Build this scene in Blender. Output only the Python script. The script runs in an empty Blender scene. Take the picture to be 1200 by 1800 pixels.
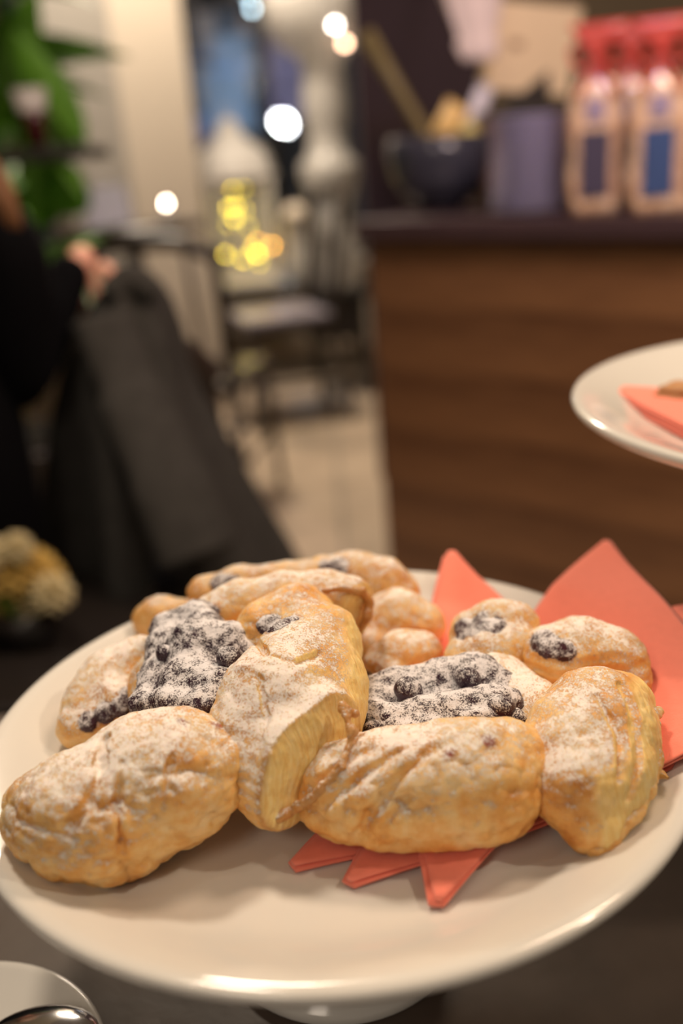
import bpy, bmesh, math, random
import numpy as np
from mathutils import Vector, Matrix, Euler

S = bpy.context.scene
C = S.collection
PI = math.pi
rnd = random.Random(7)

# ------------------------------------------------------------------ camera
CZ = 1.12                                   # camera height above the floor (m)
F_PX, PITCH, ROLL = 1700.0, math.radians(20.424), math.radians(-4.5)
cam_d = bpy.data.cameras.new('camera'); cam = bpy.data.objects.new('camera', cam_d); C.objects.link(cam)
cam_d.sensor_fit = 'VERTICAL'; cam_d.sensor_height = 36.0; cam_d.lens = 36.0 * F_PX / 1800.0
cam.location = (0, 0, CZ)
cam.rotation_euler = (Matrix.Rotation(PI / 2 - PITCH, 3, 'X') @ Matrix.Rotation(ROLL, 3, 'Z')).to_euler()
cam_d.clip_start = 0.02; cam_d.clip_end = 60
cam_d.dof.use_dof = True; cam_d.dof.focus_distance = 0.388; cam_d.dof.aperture_fstop = 3.2
S.camera = cam
S.view_settings.view_transform = 'Standard'; S.view_settings.look = 'None'
S.view_settings.gamma = 1; S.view_settings.use_curve_mapping = False
S.view_settings.exposure = 0.0
S.cycles.use_denoising = True
S.cycles.max_bounces = 8; S.cycles.transparent_max_bounces = 12
S.cycles.sample_clamp_indirect = 4.0

# ------------------------------------------------------------------ world and large lights
W = bpy.data.worlds.new('world'); S.world = W; W.use_nodes = True
W.node_tree.nodes['Background'].inputs[0].default_value = (1.0, 0.84, 0.68, 1)
W.node_tree.nodes['Background'].inputs[1].default_value = 0.22

def area(name, loc, target, size, power, col):
    d = bpy.data.lights.new(name, 'AREA'); d.shape = 'DISK'; d.size = size; d.energy = power; d.color = col
    o = bpy.data.objects.new(name, d); C.objects.link(o); o.location = loc
    o.rotation_euler = (Vector(target) - Vector(loc)).to_track_quat('-Z', 'Y').to_euler()
    return o
def point(name, loc, r, power, col):
    d = bpy.data.lights.new(name, 'POINT'); d.shadow_soft_size = r; d.energy = power; d.color = col
    o = bpy.data.objects.new(name, d); C.objects.link(o); o.location = loc
    return o
WARM = (1.0, 0.83, 0.64)
area('key_light', (-0.35, 0.95, 2.35), (0, 0.38, 0.9), 0.22, 14.5, WARM)
area('side_light', (1.3, 0.1, 2.3), (0, 0.38, 0.9), 0.10, 8.0, (1.0, 0.83, 0.62))
area('front_light', (-0.7, -0.9, 2.1), (0, 0.38, 0.9), 0.6, 5, (1.0, 0.84, 0.68))
area('counter_light', (0.7, 0.9, 2.3), (0.6, 2.2, 0.8), 0.5, 26, (1.0, 0.72, 0.5))
point('bulb_light', (-0.55, 0.05, 1.9), 0.012, 1.6, (1.0, 0.86, 0.70))
area('dining_light', (-0.5, 3.9, 2.8), (-0.3, 4.1, 0.4), 0.7, 85, (1.0, 0.84, 0.66))
area('bar_blue_light', (0.5, 1.4, 1.9), (0.62, 2.15, 1.1), 0.15, 3.2, (0.5, 0.5, 1.0))

# ------------------------------------------------------------------ placing from measured directions
_cp, _sp, _cr, _sr = math.cos(PITCH), math.sin(PITCH), math.cos(ROLL), math.sin(ROLL)
def ray(px, py):
    u = (px - 600) / F_PX; v = -(py - 900) / F_PX
    u2 = _cr * u - _sr * v; v2 = _sr * u + _cr * v
    return Vector((u2, _cp + v2 * _sp, -_sp + v2 * _cp))
def at(px, py, z):
    d = ray(px, py); return Vector((0, 0, CZ)) + d * ((z - CZ) / d.z)
def pt(px, py, Y):
    d = ray(px, py); return Vector((0, 0, CZ)) + d * (Y / d.y)
FLOOR_P = CZ - 0.248                        # inner floor of the main plate
RIM_P = CZ - 0.233

# ------------------------------------------------------------------ object helpers
def tag(o, label=None, cat=None, group=None, kind=None):
    if label: o['label'] = label
    if cat: o['category'] = cat
    if group: o['group'] = group
    if kind: o['kind'] = kind
    return o
def empty(name, loc=(0, 0, 0), rz=0, label=None, cat=None, group=None):
    o = bpy.data.objects.new(name, None); C.objects.link(o); o.location = loc; o.rotation_euler = (0, 0, rz)
    o.empty_display_size = 0.02
    return tag(o, label, cat, group)
def link(name, me, mat=None, parent=None, world=False):
    o = bpy.data.objects.new(name, me); C.objects.link(o)
    if mat is not None and not me.materials: me.materials.append(mat)
    if parent is not None:
        o.parent = parent
        if world:                           # mesh given in world coordinates
            m = parent_matrix(parent)
            o.matrix_parent_inverse = m.inverted()
    return o
def parent_matrix(p):
    m = Matrix.LocRotScale(p.location, p.rotation_euler, p.scale)
    if p.parent: m = parent_matrix(p.parent) @ p.matrix_parent_inverse @ m
    return m
def bm_mesh(bm, smooth=True, name='mesh'):
    me = bpy.data.meshes.new(name); bm.to_mesh(me); bm.free()
    if smooth: me.shade_smooth()
    return me
def obj(name, bm, mat, parent=None, smooth=True, world=False):
    return link(name, bm_mesh(bm, smooth, name), mat, parent, world)
def np_mesh(v, f, name='mesh', smooth=True):
    me = bpy.data.meshes.new(name)
    me.vertices.add(len(v)); me.vertices.foreach_set('co', np.asarray(v, np.float32).ravel())
    n = f.shape[1]
    me.loops.add(f.size); me.loops.foreach_set('vertex_index', f.astype(np.int32).ravel())
    me.polygons.add(len(f)); me.polygons.foreach_set('loop_start', np.arange(0, f.size, n, dtype=np.int32))
    me.polygons.foreach_set('loop_total', np.full(len(f), n, np.int32))
    me.update(calc_edges=True); me.validate()
    if smooth: me.shade_smooth()
    return me
def add_box(bm, c, s, rot=None, bevel=0.0):
    r = bmesh.ops.create_cube(bm, size=1.0)
    M = Matrix.Translation(c) @ (rot.to_4x4() if rot is not None else Matrix.Identity(4)) @ Matrix.Diagonal((*s, 1))
    bmesh.ops.transform(bm, matrix=M, verts=r['verts'])
    if bevel > 0:
        es = list({e for v in r['verts'] for e in v.link_edges})
        bmesh.ops.bevel(bm, geom=es, offset=bevel, segments=2, affect='EDGES', profile=0.5)
def box(c, s, rot=None, bevel=0.0):
    bm = bmesh.new(); add_box(bm, c, s, rot, bevel); return bm
def add_sphere(bm, c, r, seg=16, ring=10, scale=(1, 1, 1), rot=None):
    q = bmesh.ops.create_uvsphere(bm, u_segments=seg, v_segments=ring, radius=r)
    M = Matrix.Translation(c) @ (rot.to_4x4() if rot is not None else Matrix.Identity(4)) @ Matrix.Diagonal((*scale, 1))
    bmesh.ops.transform(bm, matrix=M, verts=q['verts'])
def lathe(prof, seg=64, bm=None, off=(0, 0, 0)):
    bm = bm or bmesh.new(); rings = []
    for r, z in prof:
        if r < 1e-6: rings.append([bm.verts.new((off[0], off[1], off[2] + z))])
        else: rings.append([bm.verts.new((off[0] + r * math.cos(2 * PI * k / seg), off[1] + r * math.sin(2 * PI * k / seg), off[2] + z)) for k in range(seg)])
    for a, b in zip(rings, rings[1:]):
        for k in range(seg):
            k2 = (k + 1) % seg
            if len(a) == 1 and len(b) == 1: continue
            if len(a) == 1: bm.faces.new((a[0], b[k], b[k2]))
            elif len(b) == 1: bm.faces.new((a[k], a[k2], b[0]))
            else: bm.faces.new((a[k], a[k2], b[k2], b[k]))
    bmesh.ops.recalc_face_normals(bm, faces=bm.faces)
    return bm
def tube(pts, rad, seg=10, bm=None, flat=1.0, cap=True):
    bm = bm or bmesh.new(); pts = [Vector(p) for p in pts]; n = len(pts)
    if not hasattr(rad, '__len__'): rad = [rad] * n
    rings = []; nrm = None
    for i, p in enumerate(pts):
        t = (pts[min(i + 1, n - 1)] - pts[max(i - 1, 0)]).normalized()
        if nrm is None:
            nrm = t.cross(Vector((0, 0, 1)) if abs(t.z) < 0.9 else Vector((1, 0, 0))).normalized()
        else:
            nrm = (nrm - t * nrm.dot(t)).normalized()
        bi = t.cross(nrm)
        rings.append([bm.verts.new(p + nrm * rad[i] * math.cos(2 * PI * k / seg) + bi * rad[i] * flat * math.sin(2 * PI * k / seg)) for k in range(seg)])
    for a, b in zip(rings, rings[1:]):
        for k in range(seg):
            bm.faces.new((a[k], a[(k + 1) % seg], b[(k + 1) % seg], b[k]))
    if cap:
        bm.faces.new(rings[0][::-1]); bm.faces.new(rings[-1])
    bmesh.ops.recalc_face_normals(bm, faces=bm.faces)
    return bm
def smooth_path(pts, n=8):
    pts = [Vector(p) for p in pts]; out = []
    for i in range(len(pts) - 1):
        p0 = pts[max(i - 1, 0)]; p1 = pts[i]; p2 = pts[i + 1]; p3 = pts[min(i + 2, len(pts) - 1)]
        for k in range(n):
            t = k / n
            out.append(0.5 * ((2 * p1) + (p2 - p0) * t + (2 * p0 - 5 * p1 + 4 * p2 - p3) * t * t + (3 * p1 - p0 - 3 * p2 + p3) * t ** 3))
    out.append(pts[-1]); return out

# ------------------------------------------------------------------ materials
class NT:
    def __init__(s, name):
        s.m = bpy.data.materials.new(name); s.m.use_nodes = True; s.t = s.m.node_tree; s.n = s.t.nodes
        s.b = s.n['Principled BSDF']; s.tc = s.n.new('ShaderNodeTexCoord')
    def new(s, typ, **kw):
        n = s.n.new(typ)
        for k, v in kw.items():
            if isinstance(v, (int, float, str, bool)) and hasattr(n, k): setattr(n, k, v)
            else: n.inputs[k.replace('_', ' ')].default_value = v
        return n
    def ln(s, a, b): s.t.links.new(a, b)
    def noise(s, scale, detail=4, rough=0.55, vec=None, dist=0.0):
        n = s.n.new('ShaderNodeTexNoise'); n.inputs['Scale'].default_value = scale
        n.inputs['Detail'].default_value = detail; n.inputs['Roughness'].default_value = rough; n.inputs['Distortion'].default_value = dist
        s.ln(vec or s.tc.outputs['Object'], n.inputs['Vector']); return n.outputs[0]
    def ramp(s, fac, stops):
        n = s.n.new('ShaderNodeValToRGB'); e = n.color_ramp.elements
        e[0].position = stops[0][0]; e[0].color = (*stops[0][1], 1) if hasattr(stops[0][1], '__len__') else (*[stops[0][1]] * 3, 1)
        e[1].position = stops[-1][0]; e[1].color = (*stops[-1][1], 1) if hasattr(stops[-1][1], '__len__') else (*[stops[-1][1]] * 3, 1)
        for p, c in stops[1:-1]:
            x = e.new(p); x.color = (*c, 1) if hasattr(c, '__len__') else (c, c, c, 1)
        s.ln(fac, n.inputs[0]); return n.outputs[0]
    def mix(s, f, a, b, mode='MIX'):
        n = s.n.new('ShaderNodeMix'); n.data_type = 'RGBA'; n.blend_type = mode
        for i, v in ((0, f), (6, a), (7, b)):
            if hasattr(v, 'is_linked') or hasattr(v, 'links'): s.ln(v, n.inputs[i])
            elif i == 0: n.inputs[0].default_value = v
            else: n.inputs[i].default_value = (*v, 1)
        return n.outputs[2]
    def math(s, op, a, b=None, c=None, clamp=False):
        n = s.n.new('ShaderNodeMath'); n.operation = op; n.use_clamp = clamp
        for i, v in enumerate((a, b, c)):
            if v is None: continue
            if hasattr(v, 'links'): s.ln(v, n.inputs[i])
            else: n.inputs[i].default_value = v
        return n.outputs[0]
    def attr(s, name):
        n = s.n.new('ShaderNodeAttribute'); n.attribute_name = name; return n.outputs['Fac']
    def bump(s, h, strength=0.5, dist=0.001, normal=None):
        n = s.n.new('ShaderNodeBump'); n.inputs['Strength'].default_value = strength; n.inputs['Distance'].default_value = dist
        s.ln(h, n.inputs['Height'])
        if normal is not None: s.ln(normal, n.inputs['Normal'])
        return n.outputs[0]
    def out(s, color=None, rough=None, normal=None, **kw):
        for k, v in (('Base Color', color), ('Roughness', rough), ('Normal', normal)):
            if v is None: continue
            if hasattr(v, 'links'): s.ln(v, s.b.inputs[k])
            elif k == 'Base Color': s.b.inputs[k].default_value = (*v, 1)
            else: s.b.inputs[k].default_value = v
        for k, v in kw.items():
            s.b.inputs[k.replace('_', ' ')].default_value = v
        return s.m
def simple(name, col, rough=0.5, var=0.12, scale=40, bump=0.0, bscale=300, **kw):
    t = NT(name); n = t.noise(scale, 3)
    c = t.mix(n, tuple(x * (1 - var) for x in col), tuple(min(1, x * (1 + var)) for x in col))
    nm = t.bump(t.noise(bscale, 3), bump, 0.001) if bump else None
    return t.out(c, rough, nm, **kw)
def emitter(name, col, strength):
    t = NT(name); return t.out(col, 0.5, None, Emission_Color=(*col, 1), Emission_Strength=strength)

def dough_mat(name, sugar_gain=1.0):
    t = NT(name)
    big = t.noise(55, 4, 0.6); mid = t.noise(190, 5, 0.6); fine = t.noise(900, 4, 0.65)
    cut = t.attr('cut'); bake = t.attr('bake'); stain = t.attr('stain'); sug = t.attr('sugar')
    gold = t.ramp(t.math('ADD', t.math('MULTIPLY', big, 0.7), t.math('MULTIPLY', mid, 0.3)),
                  [(0.35, (0.95, 0.69, 0.36)), (0.46, (0.92, 0.58, 0.225)), (0.56, (0.86, 0.44, 0.12)), (0.67, (0.66, 0.26, 0.052))])
    # lamination: thin layers, stretched by the layer coordinate painted on the mesh
    lay = t.n.new('ShaderNodeAttribute'); lay.attribute_name = 'layer'
    sepv = t.n.new('ShaderNodeCombineXYZ'); t.ln(lay.outputs['Fac'], sepv.inputs[0])
    s2 = t.n.new('ShaderNodeVectorMath'); s2.operation = 'SCALE'; s2.inputs[3].default_value = 0.06
    t.ln(t.tc.outputs['Object'], s2.inputs[0])
    s3 = t.n.new('ShaderNodeVectorMath'); s3.operation = 'ADD'; t.ln(s2.outputs[0], s3.inputs[0]); t.ln(sepv.outputs[0], s3.inputs[1])
    lam = t.noise(1500, 3, 0.6, s3.outputs[0])
    pale = t.ramp(t.math('ADD', t.math('MULTIPLY', lam, 0.55), t.math('MULTIPLY', mid, 0.45)), [(0.33, (0.84, 0.52, 0.16)), (0.5, (0.95, 0.69, 0.27)), (0.68, (0.98, 0.80, 0.44))])
    col = t.mix(cut, gold, pale)
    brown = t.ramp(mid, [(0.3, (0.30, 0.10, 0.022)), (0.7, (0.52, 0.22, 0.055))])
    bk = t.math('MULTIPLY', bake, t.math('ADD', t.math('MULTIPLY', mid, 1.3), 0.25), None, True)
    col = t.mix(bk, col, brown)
    st = t.math('MULTIPLY', t.math('SUBTRACT', t.math('ADD', stain, t.math('MULTIPLY', mid, 0.7)), 0.58), 2.2, None, True)
    col = t.mix(st, col, (0.30, 0.055, 0.03))
    # sugar
    clump = t.noise(300, 4, 0.7); grain = t.noise(1250, 4, 0.85)
    geo = t.n.new('ShaderNodeNewGeometry'); sx = t.n.new('ShaderNodeSeparateXYZ'); t.ln(geo.outputs['Normal'], sx.inputs[0])
    up = t.math('MULTIPLY', t.math('SUBTRACT', sx.outputs[2], 0.60), 1.25)
    cov = t.math('ADD', t.math('ADD', t.math('MULTIPLY', t.math('ADD', up, -0.12), 1.0), t.math('MULTIPLY', t.math('SUBTRACT', clump, 0.5), 2.7)),
                 t.math('ADD', t.math('MULTIPLY', t.math('SUBTRACT', grain, 0.5), 5.0), t.math('MULTIPLY', t.math('SUBTRACT', t.noise(60, 2), 0.5), 1.3)))
    cov = t.math('ADD', cov, t.math('MULTIPLY', t.math('SUBTRACT', sug, 0.5), 1.0))
    mask = t.math('MULTIPLY', t.math('MULTIPLY', cov, 2.6, None, True), 0.9)
    col = t.mix(mask, col, (0.92, 0.87, 0.83))
    h = t.math('ADD', t.math('MULTIPLY', mask, 0.5), t.math('ADD', t.math('MULTIPLY', fine, 0.45), t.math('MULTIPLY', t.math('MULTIPLY', lam, cut), 1.1)))
    h = t.math('ADD', h, t.math('MULTIPLY', mid, 0.5))
    nm = t.bump(h, 0.75, 0.0008)
    rough = t.mix(mask, (0.42, 0.42, 0.42), (0.95, 0.95, 0.95))
    t.out(col, rough, nm, Subsurface_Weight=0.22, Subsurface_Scale=0.003, Specular_IOR_Level=0.4)
    t.b.inputs['Subsurface Radius'].default_value = (1.0, 0.6, 0.3)
    return t.m
def berry_mat(name, bias=0.0, base=((0.010, 0.010, 0.022), (0.06, 0.014, 0.035))):
    t = NT(name)
    mid = t.noise(170, 4, 0.6); clump = t.noise(210, 4, 0.65); grain = t.noise(1500, 3, 0.8)
    geo = t.n.new('ShaderNodeNewGeometry'); sx = t.n.new('ShaderNodeSeparateXYZ'); t.ln(geo.outputs['Normal'], sx.inputs[0])
    up = t.math('MULTIPLY', t.math('SUBTRACT', sx.outputs[2], 0.55), 0.9)
    cov = t.math('ADD', t.math('ADD', up, t.math('MULTIPLY', t.math('SUBTRACT', clump, 0.5), 3.4)),
                 t.math('ADD', t.math('MULTIPLY', t.math('SUBTRACT', grain, 0.5), 4.0), 0.17 + bias))
    mask = t.math('MULTIPLY', t.math('MULTIPLY', cov, 2.4, None, True), 0.86)
    col = t.mix(mid, base[0], base[1]); col = t.mix(mask, col, (0.86, 0.83, 0.85))
    rough = t.mix(mask, (0.3, 0.3, 0.3), (0.95, 0.95, 0.95))
    h = t.math('ADD', t.math('MULTIPLY', mask, 0.7), t.math('MULTIPLY', mid, 0.8))
    return t.out(col, rough, t.bump(h, 0.8, 0.0009))
def wood_mat(name, c1, c2, axis='X', scale=1.0, rough=0.35):
    t = NT(name); mp = t.n.new('ShaderNodeMapping'); t.ln(t.tc.outputs['Object'], mp.inputs[0])
    mp.inputs['Scale'].default_value = {'X': (0.6, 6, 6), 'Y': (6, 0.6, 6), 'Z': (6, 6, 0.6)}[axis]
    n = t.noise(1.6 * scale, 6, 0.6, mp.outputs[0], 0.6); n2 = t.noise(14 * scale, 5, 0.6, mp.outputs[0])
    c = t.ramp(t.math('ADD', t.math('MULTIPLY', n, 0.75), t.math('MULTIPLY', n2, 0.25)), [(0.35, c1), (0.62, c2)])
    return t.out(c, rough, t.bump(n2, 0.25, 0.002))
def paper_mat(name, col, tr=0.0):
    t = NT(name); f = t.noise(1400, 3, 0.7); b = t.noise(220, 3)
    c = t.mix(b, tuple(x * 0.93 for x in col), tuple(min(1, x * 1.06) for x in col))
    h = t.math('ADD', t.math('MULTIPLY', f, 0.6), b)
    return t.out(c, 0.9, t.bump(h, 0.5, 0.0006), Sheen_Weight=0.25, Sheen_Roughness=0.6, Specular_IOR_Level=0.15)

M = dict(
    porcelain=simple('white_porcelain', (0.70, 0.675, 0.63), 0.13, 0.02, 8, Coat_Weight=0.4, Coat_Roughness=0.06),
    dough=dough_mat('golden_dough'),
    berry=berry_mat('blueberry_filling'), berry2=berry_mat('whole_berry', -0.1), berry3=berry_mat('berry_patch', -0.1, ((0.014, 0.010, 0.022), (0.09, 0.015, 0.025))),
    napkin=paper_mat('red_napkin_paper', (0.90, 0.235, 0.16)),
    table=simple('dark_table', (0.085, 0.062, 0.048), 0.42, 0.45, 22, 0.3, 60),
    counter=wood_mat('reddish_counter_wood', (0.075, 0.030, 0.013), (0.22, 0.105, 0.045), 'X', 1.0, 0.36),
    slab=simple('dark_counter_slab', (0.055, 0.032, 0.036), 0.3, 0.2, 20),
    black=simple('black_wood', (0.014, 0.011, 0.010), 0.35, 0.2, 20),
    chair=simple('dark_chair_lacquer', (0.022, 0.015, 0.012), 0.28, 0.2, 20),
    white=simple('white_paint', (0.62, 0.59, 0.55), 0.45, 0.04, 12),
    plaster=simple('cream_plaster', (0.46, 0.40, 0.325), 0.85, 0.05, 3, 0.2, 60),
    plaster_grey=simple('grey_plaster', (0.30, 0.28, 0.25), 0.85, 0.07, 3, 0.2, 60),
    maroon=simple('maroon_wall', (0.040, 0.022, 0.032), 0.8, 0.2, 5),
    olive=simple('olive_wall', (0.125, 0.095, 0.055), 0.8, 0.2, 4),
    steel=simple('polished_steel', (0.72, 0.72, 0.74), 0.12, 0.05, 20, Metallic=1.0),
    silver=simple('silver_glaze', (0.62, 0.59, 0.55), 0.22, 0.25, 20, Alpha=0.6),
    lav=simple('lavender_lit_china', (0.55, 0.52, 0.70), 0.35, 0.06, 30),  # lavender light on white china, put into the colour
    cushion=simple('grey_seat_sheen', (0.22, 0.20, 0.23), 0.35, 0.1, 30),
    blackcloth=simple('black_cloth', (0.0022, 0.0021, 0.003), 0.95, 0.3, 60, 0.4, 500, Specular_IOR_Level=0.08),
    coat=simple('charcoal_wool', (0.040, 0.0375, 0.035), 0.97, 0.35, 45, 0.5, 700, Specular_IOR_Level=0.08),
    skin=simple('skin', (0.72, 0.36, 0.26), 0.5, 0.08, 40, Subsurface_Weight=0.1, Subsurface_Scale=0.01),
    hair=simple('brown_hair', (0.17, 0.075, 0.030), 0.5, 0.35, 90, 0.4, 300),
    leaf=simple('green_leaf', (0.10, 0.26, 0.022), 0.45, 0.4, 12),
    glassy=simple('clear_glass', (0.95, 0.95, 0.95), 0.05, 0.0, 5, Transmission_Weight=0.92, IOR=1.3),
)
M['crust'] = M['dough']

# ------------------------------------------------------------------ numpy noise + surface nets
def _hash(ix, iy, iz, s):
    h = (ix * 374761393 + iy * 668265263 + iz * 2147483647 + s * 1274126177) & 0xFFFFFFFF
    h = ((h ^ (h >> 13)) * 1274126177) & 0xFFFFFFFF
    h = h ^ (h >> 16)
    return (h & 0xFFFFFF) / float(0xFFFFFF)
def vnoise(p, scale, seed=0):
    q = p * scale; i = np.floor(q).astype(np.int64); f = q - i; f = f * f * (3 - 2 * f)
    r = 0
    for dx in (0, 1):
        wx = f[:, 0] if dx else 1 - f[:, 0]
        for dy in (0, 1):
            wy = f[:, 1] if dy else 1 - f[:, 1]
            for dz in (0, 1):
                wz = f[:, 2] if dz else 1 - f[:, 2]
                r = r + wx * wy * wz * _hash(i[:, 0] + dx, i[:, 1] + dy, i[:, 2] + dz, seed)
    return r * 2 - 1
def fbm(p, scale, oct=3, seed=0):
    a = 1.0; s = 0; t = 0
    for k in range(oct):
        s = s + a * vnoise(p, scale * 2 ** k, seed + k); t += a; a *= 0.5
    return s / t
def worley(p, scale, seed=0):
    q = p * scale; i = np.floor(q).astype(np.int64); best = np.full(len(p), 9.0)
    for dx in (-1, 0, 1):
        for dy in (-1, 0, 1):
            for dz in (-1, 0, 1):
                c = i + np.array([dx, dy, dz])
                ox = _hash(c[:, 0], c[:, 1], c[:, 2], seed); oy = _hash(c[:, 0], c[:, 1], c[:, 2], seed + 11); oz = _hash(c[:, 0], c[:, 1], c[:, 2], seed + 23)
                d = (c[:, 0] + ox - q[:, 0]) ** 2 + (c[:, 1] + oy - q[:, 1]) ** 2 + (c[:, 2] + oz - q[:, 2]) ** 2
                best = np.minimum(best, d)
    return np.sqrt(best)
def surface_nets(D, org, h):
    nx, ny, nz = D.shape; s = D < 0
    cnt = np.zeros((nx - 1, ny - 1, nz - 1), np.int16); acc = np.zeros((nx - 1, ny - 1, nz - 1, 3), np.float32)
    def sl(a, o): return a[o[0]:a.shape[0] - 1 + o[0], o[1]:a.shape[1] - 1 + o[1], o[2]:a.shape[2] - 1 + o[2]]
    for ax in range(3):
        o1, o2 = [a for a in range(3) if a != ax]
        for u in (0, 1):
            for w in (0, 1):
                a = [0, 0, 0]; a[o1] = u; a[o2] = w; b = list(a); b[ax] = 1
                da, db = sl(D, a), sl(D, b); cr = (da < 0) != (db < 0)
                t = np.where(cr, da / np.where(cr, da - db, 1), 0)
                cnt += cr
                acc[..., ax] += np.where(cr, t, 0); acc[..., o1] += cr * u; acc[..., o2] += cr * w
    act = cnt > 0; idx = -np.ones(act.shape, np.int64); n = act.sum(); idx[act] = np.arange(n)
    g = np.argwhere(act).astype(np.float32); v = org + h * (g + acc[act] / cnt[act][:, None])
    quads = []
    for ax in range(3):
        o1, o2 = (ax + 1) % 3, (ax + 2) % 3
        a = s.take(range(nx if ax != 0 else nx), 0)
        sa = [slice(None)] * 3; sb = [slice(None)] * 3; sa[ax] = slice(0, -1); sb[ax] = slice(1, None)
        for q in (o1, o2): sa[q] = slice(1, -1); sb[q] = slice(1, -1)
        A, B = s[tuple(sa)], s[tuple(sb)]
        e = np.argwhere(A != B)
        if len(e) == 0: continue
        inside = A[tuple(e.T)]
        c = e.copy(); c[:, o1] += 1; c[:, o2] += 1
        def gi(d1, d2):
            k = c.copy(); k[:, o1] += d1; k[:, o2] += d2; return idx[k[:, 0], k[:, 1], k[:, 2]]
        q = np.stack([gi(-1, -1), gi(0, -1), gi(0, 0), gi(-1, 0)], 1)
        q[~inside] = q[~inside][:, ::-1]; quads.append(q)
    return v, np.concatenate(quads)
def smin(a, b, k):
    h = np.clip(0.5 + 0.5 * (b - a) / k, 0, 1); return b * (1 - h) + a * h - k * h * (1 - h)
def smax(a, b, k): return -smin(-a, -b, k)
def roundcone(P, a, b, r1, r2):
    ba = b - a; L = ba @ ba
    t = np.clip(((P - a) @ ba) / max(L, 1e-12), 0, 1)
    return np.linalg.norm(P - a - t[..., None] * ba, axis=-1) - (r1 + (r2 - r1) * t)

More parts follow.
